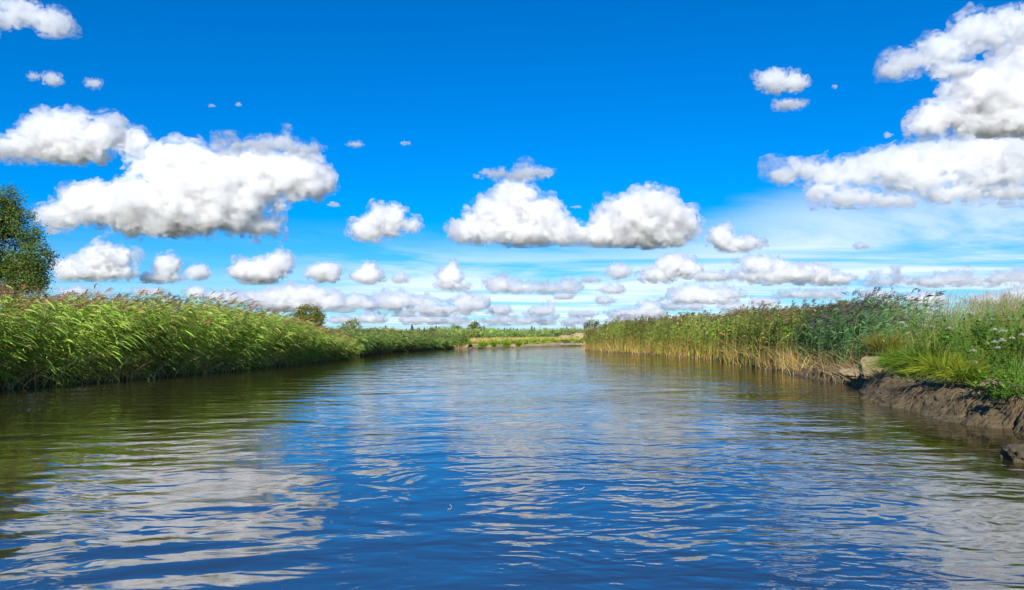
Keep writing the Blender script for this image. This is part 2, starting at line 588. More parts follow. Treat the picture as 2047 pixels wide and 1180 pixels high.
CLOUDS = [
    ('largest white cumulus cloud, wide flat grey base, above the reeds on the left', [(360, 335, 95, 55), (530, 345, 115, 50), (605, 350, 65, 48), (190, 405, 95, 40), (300, 415, 170, 55), (430, 400, 130, 70), (515, 455, 50, 22), (115, 432, 45, 28), (265, 285, 36, 30)], 487, None, 0.0),
    ('rounded white cloud overlapping the upper left shoulder of the largest cumulus', [(120, 270, 95, 46), (30, 295, 60, 22), (190, 275, 55, 38), (140, 305, 90, 22)], 328, None, 0.1),
    ('pale flat shred of cloud along the top of the largest cumulus', [(520, 290, 66, 9), (600, 297, 45, 6), (560, 284, 30, 6)], 312, None, 0.8),
    ('small compact cumulus alone in blue, between the largest and the peaked one', [(768, 443, 38, 34), (738, 460, 32, 22), (790, 430, 18, 24), (820, 452, 22, 10)], 484, None, 0.2),
    ('peaked white cumulus tower at the centre, capped by a thin shred', [(1030, 400, 46, 36), (990, 430, 58, 40), (1080, 432, 45, 36), (950, 462, 58, 22), (1040, 465, 100, 28), (1130, 465, 50, 24), (1178, 474, 40, 13)], 490, None, 0.0),
    ('thin grey white shred of cloud just above the peaked cumulus', [(1020, 350, 58, 8), (1070, 347, 34, 9)], 362, None, 0.8),
    ('bright dome shaped cumulus with flat blue grey base right of the peaked one', [(1290, 428, 80, 46), (1240, 452, 48, 38), (1352, 450, 44, 38), (1200, 467, 36, 20), (1290, 472, 98, 22)], 493, None, 0.0),
    ('low cumulus with two humps right beside the tree crown on the left', [(220, 518, 48, 28), (145, 540, 42, 20), (200, 545, 75, 15)], 562, None, 0.0),
    ('small upright cumulus with dark left skirt, right of the two humped one', [(337, 533, 26, 24), (320, 556, 50, 10)], 567, None, 0.1),
    ('little faint puff between the upright cumulus and the broad loaf shaped one', [(397, 545, 24, 16)], 563, None, 0.3),
    ('broad loaf shaped cumulus with a grey shaded right side above the reeds', [(520, 543, 58, 24), (562, 524, 22, 20)], 567, None, 0.0),
    ('small cumulus directly right of the loaf shaped one', [(650, 546, 38, 20)], 566, None, 0.1),
    ('small pointed cumulus, third along the row from the loaf shaped one', [(735, 552, 34, 16), (738, 540, 16, 16)], 568, None, 0.1),
    ('tiny puff at the right end of the row of small cumulus', [(800, 557, 18, 10)], 567, None, 0.2),
    ('chimney shaped cumulus leaning over the middle of the far bank', [(898, 556, 26, 20), (905, 538, 13, 16), (905, 572, 38, 9)], 582, None, 0.1),
    ('long low cumulus ridge right of the chimney shaped one', [(1000, 570, 26, 13), (1060, 577, 75, 9), (1138, 573, 18, 9)], 586, None, 0.1),
    ('small flat cloudlet under the right end of the long low ridge', [(1126, 592, 22, 7)], 599, None, 0.1),
    ('small ragged puff high over the right end of the far bank', [(1237, 543, 25, 16)], 560, None, 0.3),
    ('tilted cumulus with a blue shaded right flank, over the right reeds', [(1350, 532, 42, 22), (1315, 550, 34, 13), (1370, 540, 34, 14)], 566, None, 0.0),
    ('flat lens shaped cloudlet over the small round tree at the right reeds', [(1225, 580, 31, 8)], 588, None, 0.1),
    ('smaller flat cloudlet just below the lens shaped one', [(1208, 601, 23, 8)], 610, None, 0.2),
    ('dark bottomed flat cloud right of the tilted cumulus', [(1425, 553, 42, 9)], 563, None, 0.1),
    ('bumpy cumulus left of the long white flat row, above the right reeds', [(1525, 530, 55, 15), (1570, 548, 52, 17), (1520, 553, 50, 12)], 568, None, 0.1),
    ('bright wedge shaped cumulus at the left end of the long flat row', [(1625, 548, 40, 18), (1670, 558, 50, 10)], 570, None, 0.0),
    ('long thin white row of flat cloud above the tall grass on the right', [(1770, 563, 55, 7), (1850, 562, 60, 8), (1920, 560, 55, 9), (1990, 560, 50, 10), (2035, 553, 32, 13)], 572, None, 0.1),
    ('short white slab of cloud with a bump on its left, beside the dome shaped one', [(1475, 487, 62, 15), (1440, 468, 24, 20)], 503, None, 0.1),
    ('massive bright cloud bank leaving the picture at the upper right edge', [(1965, 190, 85, 58), (2050, 130, 62, 72), (1890, 230, 64, 28), (1850, 252, 40, 16), (2060, 215, 95, 56), (1985, 245, 100, 32)], 276, None, 0.05),
    ('long slanting streak of cloud above the massive bright bank', [(1960, 66, 70, 30), (2025, 50, 55, 30), (1890, 95, 60, 24), (1820, 125, 50, 16), (1780, 140, 24, 9)], 158, None, 0.45),
    ('short ragged strip between the slanting streak and the massive bank', [(1915, 140, 45, 11), (1880, 150, 20, 6)], 158, None, 0.6),
    ('broad ragged pale cloud field below the massive bright bank', [(1595, 342, 46, 20), (1560, 352, 26, 9), (1660, 350, 46, 24), (1725, 338, 48, 30), (1795, 330, 60, 38), (1865, 312, 60, 42), (1950, 310, 70, 48), (1840, 362, 60, 24), (2045, 300, 56, 56), (1990, 350, 70, 28), (1900, 388, 60, 13), (2015, 388, 64, 12), (1640, 382, 32, 14), (1700, 396, 55, 14), (1780, 400, 55, 11)], 414, None, 0.4),
    ('two lobed tuft of cloud alone in the deep blue on the right', [(1546, 162, 32, 24), (1590, 165, 25, 16)], 195, None, 0.4),
    ('thin tuft just beneath the two lobed one', [(1580, 208, 32, 9)], 222, None, 0.6),
    ('torn white cloud in the top left corner of the sky', [(35, 18, 38, 20), (110, 46, 28, 22), (70, 32, 30, 12), (5, 42, 28, 12)], 76, None, 0.7),
    ('small blob of cloud under the torn corner cloud', [(103, 157, 16, 14), (66, 153, 17, 5)], 174, None, 0.6),
    ('small oval scrap right of the blob under the corner cloud', [(185, 166, 17, 8)], 178, None, 0.6),
    ('long heaped band of cumulus low over the left reeds, left of the round tree', [(600, 592, 70, 18), (520, 600, 60, 15), (660, 606, 38, 15), (580, 610, 110, 10)], 621, None, 0.0),
    ('low double cumulus band above the tree line left of the centre', [(775, 604, 45, 18), (850, 606, 60, 8), (940, 605, 38, 17), (880, 620, 90, 9)], 631, None, 0.0),
    ('small horned cumulus low above the middle of the far bushes', [(1080, 622, 28, 10), (1100, 611, 10, 10)], 632, None, 0.1),
    ('heaped cumulus over the right reeds, under the tilted one', [(1385, 590, 42, 16), (1445, 588, 36, 13), (1400, 600, 80, 8)], 607, None, 0.0),
    ('low band of cumulus behind the small round tree at the right reeds', [(1250, 627, 50, 8), (1303, 621, 24, 15)], 636, None, 0.0),
    ('small cumulus just above the reed tops, under the bumpy one', [(1530, 603, 32, 8)], 611, None, 0.1),
    ('small white cumulus peeping over the right reeds, left of the one above', [(1467, 614, 26, 10)], 625, None, 0.1),
    ('little cumulus between the double band and the horned one', [(1000, 621, 26, 9)], 632, None, 0.1),
    ('small grey cumulus low above the plumes of the left reeds', [(392, 586, 22, 11), (430, 592, 20, 8)], 600, None, 0.1),
    ('pale flat cumulus just over the reed plumes beside the tree on the left', [(150, 584, 40, 8), (205, 587, 30, 5)], 593, None, 0.1),
    ('white cloud behind the seed heads of the tall grass, left one of two', [(1855, 598, 48, 12)], 612, None, 0.1),
    ('white cloud behind the seed heads of the tall grass at the right edge', [(1975, 600, 48, 11), (2040, 594, 36, 16)], 614, None, 0.1),
    ('lowest cloud strip above the trees, left of the round topped pale tree', [(690, 640, 40, 6), (740, 637, 34, 8)], 646, None, 0.0),
    ('lowest cloud strip above the trees, under the low double band', [(840, 640, 50, 7), (900, 642, 40, 6)], 648, None, 0.0),
    ('lowest cloud strip above the conifers, under the horned cumulus', [(1000, 641, 46, 7), (1070, 641, 50, 6)], 649, None, 0.0),
    ('lowest cloud strip left of the small round tree at the right reeds', [(1150, 644, 34, 5), (1230, 643, 40, 6)], 650, None, 0.0),
    ('low lumpy cumulus at the left end of the low double band', [(712, 602, 24, 14), (735, 610, 24, 8)], 619, None, 0.1),
    ('grey little cumulus over the left reeds, left of the long heaped band', [(455, 594, 34, 11), (480, 600, 24, 7)], 608, None, 0.1),
    ('flat little cumulus under the heaped one over the right reeds', [(1355, 614, 34, 6), (1390, 613, 20, 7)], 621, None, 0.1),
    ('long flat strip of cloud over the right reeds, below the wedge shaped one', [(1600, 590, 50, 6), (1660, 589, 44, 7)], 597, None, 0.1),
    ('flat strip of cloud right of the other flat strip over the right reeds', [(1755, 590, 46, 7)], 598, None, 0.1),
    ('small faint cumulus strip between the horned cumulus and the round tree', [(1165, 628, 34, 6)], 635, None, 0.2),
    ('thin shred of cloud right of the ridge in the middle of the veil', [(1180, 560, 26, 5)], 566, None, 0.4),
    ('small low puff right of the two humped cumulus, just above the reed plumes', [(300, 584, 34, 8)], 593, None, 0.1),
    ('dark little scrap of cloud below the broad pale field on the right', [(1722, 493, 18, 5)], 499, None, 0.3),
    ('tiny oval scrap right of the flat shred on the largest cumulus', [(710, 288, 17, 5)], 294, None, 0.5),
    ('tiny scrap alone in blue above the small compact cumulus', [(811, 286, 12, 5)], 292, None, 0.6),
    ('left one of two tiny scraps high above the largest cumulus', [(423, 212, 9, 4)], 217, None, 0.6),
    ('right one of two tiny scraps high above the largest cumulus', [(476, 209, 8, 5)], 215, None, 0.6),
    ('tiny scrap right of the two lobed tuft', [(1668, 174, 7, 5)], 180, None, 0.6),
    ('tiny round scrap above the broad pale cloud field', [(1776, 270, 9, 7)], 277, None, 0.5),
    ('tiny scrap off the right lower edge of the largest cumulus', [(667, 409, 13, 6)], 415, None, 0.5),
    ('tiny flat scrap between the peaked and the dome shaped cumulus', [(1152, 414, 13, 3)], 417, None, 0.5),
]
for i, c in enumerate(CLOUDS):
    make_cloud(c[0], c[1], c[2], c[3], c[4], seed=i)


# ------------------------------------------------------------------ vegetation tools
def nrm(a):
    return a / np.maximum(np.linalg.norm(a, axis=-1, keepdims=True), 1e-9)


class Acc:
    """gathers vertices, faces and colours of many leaves or stems into one mesh"""
    def __init__(self):
        self.V, self.Q, self.C, self.n = [], [], [], 0
    def put(self, V, Q, C):
        V = V.reshape(-1, 3)
        self.V.append(V); self.Q.append(Q + self.n); self.C.append(C.reshape(-1, 3)); self.n += len(V)
    def ribbons(self, B, D, L, Wd, bend, col, prof=(0.45, 1.0, 0.8, 0.05), side=None, tip=None):
        """B base, D unit direction, L length, Wd width, bend (n,3) added as t^2; one leaf blade each"""
        K = len(prof); N = len(B)
        if N == 0:
            return
        t = np.linspace(0, 1, K)[None, :, None]
        L = np.broadcast_to(np.asarray(L, float), (N,)); Wd = np.broadcast_to(np.asarray(Wd, float), (N,))
        P = B[:, None] + (D[:, None] * t + bend[:, None] * t * t) * L[:, None, None]
        if side is None:
            side = nrm(np.cross(D + bend, rng.normal(size=(N, 3))))
        w = (Wd[:, None] * np.asarray(prof)[None])[..., None] * 0.5
        V = np.stack([P - side[:, None] * w, P + side[:, None] * w], 2)      # N,K,2,3
        idx = np.arange(N * K * 2).reshape(N, K, 2)
        Q = np.stack([idx[:, :-1, 0], idx[:, :-1, 1], idx[:, 1:, 1], idx[:, 1:, 0]], -1).reshape(-1, 4)
        col = np.broadcast_to(col, (N, 3))
        C = np.repeat(col[:, None], K, 1)
        if tip is not None:
            C = C * (1 - t ** 2) + np.broadcast_to(tip, (N, 3))[:, None] * t ** 2
        C = np.repeat(C[:, :, None], 2, 2)
        self.put(V, Q, C)
    def tubes(self, P, r, col):
        """P (n,K,3) centre lines, r (n,K) radii; three sided stems"""
        N, K, _ = P.shape
        T = nrm(np.gradient(P, axis=1))
        ref = np.where(np.abs(T[..., 2:3]) > 0.9, np.array((1.0, 0, 0)), np.array((0, 0, 1.0)))
        u = nrm(np.cross(T, ref)); v = np.cross(T, u)
        a = np.array([0, 2.0944, 4.18879])
        V = P[:, :, None] + r[:, :, None, None] * (u[:, :, None] * np.cos(a)[None, None, :, None] + v[:, :, None] * np.sin(a)[None, None, :, None])
        idx = np.arange(N * K * 3).reshape(N, K, 3)
        nx = np.roll(idx, -1, 2)
        Q = np.stack([idx[:, :-1], nx[:, :-1], nx[:, 1:], idx[:, 1:]], -1).reshape(-1, 4)
        C = np.broadcast_to(col if np.ndim(col) == 3 else np.broadcast_to(col, (N, 3))[:, None], (N, K, 3))
        C = np.repeat(C[:, :, None], 3, 2)
        self.put(V, Q, C)
    def quads(self, Cn, size, asp, col, nrm_bias=None):
        """leaf faces of random attitude, each slightly folded along its middle"""
        N = len(Cn)
        n = rng.normal(size=(N, 3))
        if nrm_bias is not None:
            n = n + nrm_bias
        n = nrm(n)
        u = nrm(np.cross(n, rng.normal(size=(N, 3)))); v = np.cross(n, u)
        s_ = np.broadcast_to(np.asarray(size, float), (N,))[:, None]
        a, b = u * s_ * 0.5, v * s_ * 0.5 * asp
        f = n * s_ * 0.10
        V = np.stack([Cn - a, Cn - b * 0.9 + f, Cn + a, Cn + b * 0.9 + f], 1)
        Q = np.arange(N * 4).reshape(N, 4)
        self.put(V, Q, np.repeat(np.broadcast_to(col, (N, 3))[:, None], 4, 1))
    def mesh(self, name):
        return np_mesh(name, np.concatenate(self.V), np.concatenate(self.Q), np.concatenate(self.C), smooth=False)


def plant_mat(name, trans=0.35, rough=0.55, spec=0.3):
    m, t, b, out = new_mat(name)
    at = t.add('ShaderNodeAttribute', attribute_name='Col')
    t.put(b.inputs['Base Color'], at.outputs['Color'])
    b.inputs['Roughness'].default_value = rough
    b.inputs['Specular IOR Level'].default_value = spec
    if trans:
        tl = t.add('ShaderNodeBsdfTranslucent')
        t.put(tl.inputs['Color'], t.mix(1.0, at.outputs['Color'], (1.15, 1.2, 0.6), 'MULTIPLY'))
        mx = t.add('ShaderNodeMixShader'); mx.inputs[0].default_value = trans
        t.put(mx.inputs[1], b.outputs[0]); t.put(mx.inputs[2], tl.outputs[0])
        t.put(out.inputs['Surface'], mx.outputs[0])
    return m


LEAF = plant_mat('leaf_blades', 0.38)
WOOD = plant_mat('bark', 0.0, 0.9, 0.1)


def vary(col, n, amt=0.25, hue=0.10):
    c = np.asarray(col, float) * np.exp(rng.normal(0, amt, (n, 1)))
    return np.clip(c * np.exp(rng.normal(0, hue, (n, 3))), 0.001, 0.8)


def scatter(shore, ya, yb, s0, s1, dens):
    """random spots on the land side of a shore line between world rows ya..yb; dens(s) per m2"""
    L = np.asarray(shore)
    x0, x1 = L[:, 0][(L[:, 1] > ya - 20) & (L[:, 1] < yb + 20)].min() - s1, L[:, 0][(L[:, 1] > ya - 20) & (L[:, 1] < yb + 20)].max() + s1
    dmax = 300 if yb - ya < 30 else 60
    n = int((x1 - x0) * (yb - ya) * dmax)
    n = min(n, 450000)
    dm = n / ((x1 - x0) * (yb - ya))
    P = np.stack([rng.uniform(x0, x1, n), rng.uniform(ya, yb, n)], 1)
    d, _ = line_dist(P, L)
    P, d = P[d < s1 + 0.01], d[d < s1 + 0.01]
    s_, h = land(P)
    ok = (s_ > s0) & (s_ < s1) & (np.abs(np.abs(s_) - d) < 1e-6)
    P, s_, h = P[ok], s_[ok], h[ok]
    ok = rng.random(len(P)) < dens(s_) / dm
    P, s_, h = P[ok], s_[ok], h[ok]
    return np.column_stack([P, np.maximum(h, -0.2)]), s_


def reeds(acc, B, H, lean, leaf_col, dry_col, plume_col, M=13, leafL=(0.34, 0.55), leafW=0.030, bare=0.25, wind=(1.0, -0.1), spread=0.8, plume=0.75, lift=0.55, droop=0.45, stem_r=0.006, dry=0.12, tone=None, back=0.2):
    N = len(B)
    wv = np.array((wind[0], wind[1], 0.0)); wv /= np.linalg.norm(wv)
    ln = np.minimum(lean * rng.lognormal(0, 0.30, N), 1.0)
    az = rng.normal(0, 0.5, N)
    ld = np.stack([wv[0] * np.cos(az) - wv[1] * np.sin(az), wv[0] * np.sin(az) + wv[1] * np.cos(az), 0 * az], 1)
    Hh = np.broadcast_to(H, (N,))
    bare = (bare * rng.uniform(0.45, 1.35, N))[:, None]
    def at(t):
        t = np.asarray(t)
        tt = t[..., None]
        hz = Hh.reshape((N,) + (1,) * (t.ndim - 1))[..., None]
        l = ln.reshape((N,) + (1,) * (t.ndim - 1))[..., None]
        d_ = ld.reshape((N,) + (1,) * (t.ndim - 1) + (3,))
        b_ = B.reshape((N,) + (1,) * (t.ndim - 1) + (3,))
        return b_ + hz * (tt * (1 - 0.25 * l * tt) * np.array((0, 0, 1.0)) + d_ * l * tt ** 1.7)
    tk = np.broadcast_to(np.linspace(0, 1, 5), (N, 5))
    tn = tone if tone is not None else np.ones(N)
    sc = vary(dry_col, N, 0.25)
    sg = vary(leaf_col, N, 0.2) * 1.1 * tn[:, None]
    k = np.clip((tk - bare) / 0.3, 0, 1)[..., None]
    acc.tubes(at(tk), stem_r * (1.1 - 0.6 * tk), sc[:, None] * (1 - k) + sg[:, None] * k)
    # leaves
    t = bare + (0.97 - bare) * (np.arange(M)[None] + rng.random((N, M))) / M
    keep = rng.random((N, M)) < (0.5 + 0.5 * np.clip((t - bare) / 0.2, 0, 1))
    p = at(t)
    a = np.arctan2(wv[1], wv[0]) + rng.normal(0, spread, (N, M)) + np.where(rng.random((N, M)) < back, np.pi, 0)
    e = rng.normal(lift, 0.25, (N, M))
    D = np.stack([np.cos(a) * np.cos(e), np.sin(a) * np.cos(e), np.sin(e)], -1)
    Ll = rng.uniform(leafL[0], leafL[1], (N, M)) * (0.65 + 0.5 * np.sin(np.pi * np.clip(t, 0, 1) ** 0.8))
    bend = np.stack([0.15 * wv[0] + 0 * a, 0.15 * wv[1] + 0 * a, -droop * rng.uniform(0.4, 1.4, (N, M))], -1)
    c = np.repeat((vary(leaf_col, N, 0.22, 0.08) * tn[:, None])[:, None], M, 1) * np.exp(rng.normal(0, 0.18, (N, M, 1)))
    isd = rng.random((N, M)) < dry * (0.35 + 2.2 * np.clip(1 - (t - bare) / 0.35, 0, 1))
    c = np.where(isd[..., None], np.asarray(dry_col) * np.exp(rng.normal(0, 0.3, (N, M, 1))), c)
    m = keep.ravel()
    acc.ribbons(p.reshape(-1, 3)[m], D.reshape(-1, 3)[m], Ll.ravel()[m], leafW * rng.uniform(0.7, 1.3, m.sum()), bend.reshape(-1, 3)[m], c.reshape(-1, 3)[m], side=None)
    # plumes
    hp = rng.random(N) < np.broadcast_to(plume, (N,))
    if hp.any():
        n = hp.sum(); q = 7
        top = at(np.full((N, q), 0.96) + np.linspace(0, 0.05, q)[None])[hp]
        a = np.arctan2(ld[hp][:, 1], ld[hp][:, 0])[:, None] + rng.normal(0, 0.5, (n, q))
        e = rng.normal(0.75, 0.25, (n, q))
        D = np.stack([np.cos(a) * np.cos(e), np.sin(a) * np.cos(e), np.sin(e)], -1)
        bd = np.stack([0.3 * np.cos(a), 0.3 * np.sin(a), -0.35 + 0 * a], -1)
        cc = np.repeat(vary(plume_col, n, 0.25)[:, None], q, 1)
        acc.ribbons(top.reshape(-1, 3), D.reshape(-1, 3), rng.uniform(0.14, 0.28, n * q), 0.022 * leafW / 0.03, bd.reshape(-1, 3), cc.reshape(-1, 3), prof=(0.5, 1.0, 0.8, 0.1))


def blades(acc, B, H, lean, col, tip=None, W_=0.012, wind=(1, 0), ws=0.15, prof=(1.0, 0.9, 0.6, 0.05)):
    N = len(B)
    a = rng.uniform(0, 2 * np.pi, N)
    l = lean * rng.uniform(0.2, 1.0, N)
    D = nrm(np.stack([np.cos(a) * l * 0.5, np.sin(a) * l * 0.5, np.ones(N)], 1))
    bend = np.stack([np.cos(a) * l + wind[0] * ws, np.sin(a) * l + wind[1] * ws, -0.35 * l], 1)
    acc.ribbons(B, D, H, W_ * rng.uniform(0.6, 1.4, N), bend, col, prof=prof, tip=tip)


def patchy(B, sc=0.25, amt=0.5, seed=3):
    return np.exp(amt * n2(B[:, 0], B[:, 1], sc, 3, seed))


def sstep(v, a, b):
    u = np.clip((v - a) / (b - a), 0, 1)
    return u * u * (3 - 2 * u)


# ------------------------------------------------------------------ left reeds
def left_bank():
    acc = Acc()
    B, s_ = scatter(L3, 9, 51.5, -0.25, 8.0, lambda s: np.where(s < 1.0, 18, np.where(s < 3.5, 17, 8)))
    y = B[:, 1]
    H = (3.02 + 0.30 * n2(B[:, 0], B[:, 1], 0.26, 3, 8)) * (1 - 0.50 * sstep(y, 32, 52)) * rng.normal(1, 0.055, len(B))
    H = H * (1 - 0.16 * sstep(-s_, -1.0, 0.3) * rng.random(len(B)))
    tone = patchy(B, 0.40, 0.45, 21)
    pl = np.where(s_ < 1.2, 0.30, 0.75)
    H = H * 1.07
    reeds(acc, B, H, 0.66, (0.240, 0.335, 0.052), (0.52, 0.38, 0.16), (0.32, 0.18, 0.10), M=15, plume=pl, bare=0.14, leafL=(0.34, 0.58), leafW=0.036, wind=(1, -0.30), spread=0.50, lift=0.05, droop=0.50, back=0.05, stem_r=0.0075, tone=tone)
    B2, s2 = scatter(L3, 9, 51.5, -0.3, 0.7, lambda s: 8 + 0 * s)
    reeds(acc, B2, rng.uniform(0.9, 2.1, len(B2)), 0.55, (0.240, 0.335, 0.052), (0.62, 0.42, 0.18), (0.30, 0.17, 0.09), M=10, plume=0.0, bare=0.10, leafL=(0.36, 0.62), leafW=0.036, wind=(1, -0.5), spread=0.6, lift=0.05, back=0.05, stem_r=0.0075, tone=patchy(B2, 0.45, 0.35, 21), dry=0.2)
    # broken straw and bent stems low at the water
    B2, _ = scatter(L3, 9, 52, -0.40, 0.4, lambda s: 42 + 0 * s)
    blades(acc, B2, rng.uniform(0.5, 1.5, len(B2)), 0.55, vary((0.62, 0.45, 0.20), len(B2), 0.35), W_=0.022, wind=(1, -0.2), ws=0.55)
    tag(link('reed_bed', acc.mesh('reed_bed'), LEAF), 'tall green wind bent reed bed with reddish plumes along the left shore', 'reeds', kind='stuff')
    acc = Acc()
    B, s_ = scatter(L3, 53.5, 88, -0.2, 9.0, lambda s: np.where(s < 1.5, 22, 9))
    y = B[:, 1]
    H = (1.84 - 0.50 * sstep(y, 58, 88) + 0.14 * n2(B[:, 0], B[:, 1], 0.2, 2, 9)) * rng.normal(1, 0.07, len(B))
    reeds(acc, B, H, 0.40, (0.185, 0.280, 0.065), (0.38, 0.26, 0.11), (0.18, 0.17, 0.07), M=10, bare=0.26, leafW=0.05, wind=(1, -0.2), lift=0.2, spread=0.6, back=0.1, plume=0.25, tone=patchy(B, 0.2, 0.3, 4), stem_r=0.011, dry=0.06)
    tag(link('reed_bed', acc.mesh('reed_bed'), LEAF), 'shorter blue green reed bed with brown foot at the far left shore', 'reeds', kind='stuff')
    acc = Acc()
    B, s_ = scatter(L3, 47.5, 60.5, 0.0, 2.6, lambda s: 60 + 0 * s)
    blades(acc, B, rng.uniform(0.45, 0.95, len(B)), 0.6, vary((0.18, 0.34, 0.02), len(B), 0.2), W_=0.035, ws=0.2)
    tag(link('sedge', acc.mesh('sedge'), LEAF), 'patch of short bright green sedge in the gap between the left reed beds', 'sedge', kind='stuff')


left_bank()


# ------------------------------------------------------------------ right reeds and grass
def right_bank():
    acc = Acc()
    # golden footed reeds, far part
    B, s_ = scatter(R3, 33, 84, -0.15, 8.0, lambda s: np.where(s < 2.0, 22, 9))
    B = B[(B[:, 0] < 40)]
    y = B[:, 1]
    H = (2.66 - 0.55 * sstep(y, 60, 80) + 0.42 * n2(B[:, 0], B[:, 1], 0.33, 3, 12)) * rng.normal(1, 0.07, len(B))
    reeds(acc, B, H, 0.10, (0.190, 0.260, 0.045), (0.56, 0.38, 0.12), (0.19, 0.12, 0.07), M=11, bare=0.42, leafL=(0.28, 0.5), leafW=0.040, wind=(1, 0.1), spread=1.6, lift=0.8, plume=0.55, tone=patchy(B, 0.35, 0.55, 33), stem_r=0.008, dry=0.10)
    tag(link('reed_bed', acc.mesh('reed_bed'), LEAF), 'upright dark green reed bed with golden stems on the far right shore', 'reeds', kind='stuff')
    acc = Acc()
    B, s_ = scatter(R3, 30, 84, -0.2, 1.6, lambda s: 55 + 0 * s)
    blades(acc, B, rng.uniform(0.3, 1.5, len(B)), 0.55, vary((0.68, 0.46, 0.14), len(B), 0.25), W_=0.026, ws=0.05)
    B, s_ = scatter(R3, 40, 80, 0.2, 6, lambda s: 9 + 0 * s)      # tall bleached stalks and yellow green canary grass between
    blades(acc, B, rng.uniform(1.5, 2.7, len(B)), 0.12, vary((0.42, 0.35, 0.13), len(B), 0.2), W_=0.035, ws=0.08)
    B, s_ = scatter(R3, 36, 72, -0.1, 3, lambda s: 16 + 0 * s)
    B = B[n2(B[:, 0], B[:, 1], 0.35, 2, 15) > 0.0]
    blades(acc, B, rng.uniform(0.9, 1.9, len(B)), 0.3, vary((0.26, 0.32, 0.02), len(B), 0.2), W_=0.035, ws=0.08)
    tag(link('dry_reed_stalks', acc.mesh('dry_reed_stalks'), LEAF), 'fringe of dry golden reed stalks at the foot of the right reeds', 'dry stalks', kind='stuff')
    acc = Acc()
    # blue green reeds, middle part
    B, s_ = scatter(R3, 20.5, 45, 0.5, 8.5, lambda s: np.where(s < 3.0, 24, 10))
    y = B[:, 1]
    k = np.exp(1.1 * n2(B[:, 0], B[:, 1], 0.22, 2, 60))
    keep = rng.random(len(B)) < np.clip(k * (1 - sstep(y, 38, 46)) * sstep(y, 22, 28), 0, 1)
    px = CX + F * B[:, 0] / B[:, 1]
    keep &= px < rng.normal(1745, 45, len(B))
    B, s_ = B[keep], s_[keep]; y = B[:, 1]
    H = (2.52 + 0.34 * n2(B[:, 0], B[:, 1], 0.3, 3, 14)) * rng.normal(1, 0.09, len(B)) * (1 - 0.25 * sstep(-s_, -2, -0.5) * rng.random(len(B)))
    reeds(acc, B, H, 0.17, (0.100, 0.195, 0.068), (0.40, 0.30, 0.12), (0.09, 0.065, 0.07), M=16, bare=0.22, leafL=(0.3, 0.55), leafW=0.034, wind=(1, 0), spread=1.3, lift=0.75, plume=0.7, tone=patchy(B, 0.5, 0.35, 41), dry=0.05)
    tag(link('reed_bed', acc.mesh('reed_bed'), LEAF), 'bluish green reed clumps with dark plumes in the middle of the right bank', 'reeds', kind='stuff')
    acc = Acc()
    # straw thatch, bent and broken, under the blue green reeds
    B, s_ = scatter(R3, 23, 46, -0.1, 1.5, lambda s: 75 + 0 * s)
    B[:, 2] += rng.uniform(0, 0.3, len(B))
    blades(acc, B, rng.uniform(0.5, 1.5, len(B)), 0.95, vary((0.46, 0.32, 0.14), len(B), 0.3), W_=0.016, ws=0.0, wind=(-1, -0.5))
    B, s_ = scatter(R3, 21, 40, 0.4, 2.4, lambda s: 22 + 0 * s)
    blades(acc, B, rng.uniform(1.0, 2.0, len(B)), 0.3, vary((0.28, 0.24, 0.07), len(B), 0.3), W_=0.018, ws=0.1)
    tag(link('straw', acc.mesh('straw'), LEAF), 'bent straw hanging over the water edge below the blue green reeds', 'straw', kind='stuff')
    # near grass
    acc = Acc()
    B, s_ = scatter(R3, 3, 32, 0.95, 11, lambda s: np.where(s < 1.3, 90, np.where(s < 3.4, 240, np.where(s < 6, 190, 90))))
    y = B[:, 1]
    px = CX + F * B[:, 0] / B[:, 1]
    ok = px > rng.normal(1690, 40, len(B))
    B, s_, y = B[ok], s_[ok], y[ok]
    hh = (0.34 + 0.50 * sstep(s_, 1.2, 2.6) + 0.86 * sstep(s_, 2.6, 5.0)) * (1 + 0.3 * n2(B[:, 0], B[:, 1], 0.6, 3, 71))
    hh = hh * (1 + 0.40 * sstep(y, 16, 23))
    tn = patchy(B, 0.7, 0.35, 52)
    mixk = sstep(n2(B[:, 0], B[:, 1], 0.5, 3, 77), -0.3, 0.5)[:, None]
    c = vary((0.240, 0.300, 0.040), len(B), 0.25) * (1 - mixk) + vary((0.125, 0.260, 0.030), len(B), 0.25) * mixk
    blades(acc, B, hh * rng.uniform(0.7, 1.25, len(B)), 0.5, c * tn[:, None], W_=0.019, ws=0.18)
    B, s_ = scatter(R3, 3, 24, 0.75, 1.9, lambda s: 110 + 0 * s)
    ok = n2(B[:, 0], B[:, 1], 0.9, 3, 99) > -0.05
    B = B[ok]; B[:, 2] = np.maximum(B[:, 2], 0.55 - 0.1 * rng.random(len(B)))
    blades(acc, B, rng.uniform(0.25, 0.7, len(B)), 1.0, vary((0.150, 0.265, 0.028), len(B), 0.28), W_=0.014, wind=(-1, -0.4), ws=0.45)
    tag(link('grass', acc.mesh('grass'), LEAF), 'tall green and yellowish grass covering the near right bank', 'grass', kind='stuff')
    acc = Acc()
    B, s_ = scatter(R3, 8, 32, 3.2, 11, lambda s: 10 + 0 * s)
    B = B[CX + F * B[:, 0] / B[:, 1] > rng.normal(1760, 40, len(B))]
    N = len(B)
    H = rng.uniform(1.35, 2.05, N) * (1 + 0.2 * sstep(B[:, 1], 17, 26))
    a = rng.normal(0.0, 0.5, N); l = rng.uniform(0.05, 0.35, N)
    tk = np.linspace(0, 1, 5)[None, :, None]
    P = B[:, None] + H[:, None, None] * (tk * np.array((0, 0, 1.0)) + (l[:, None] * np.stack([np.cos(a), np.sin(a)], 1))[:, None] .repeat(5, 1)[..., :2].reshape(N, 5, 2) @ np.array([[1.0, 0, 0], [0, 1.0, 0]]) * tk ** 2)
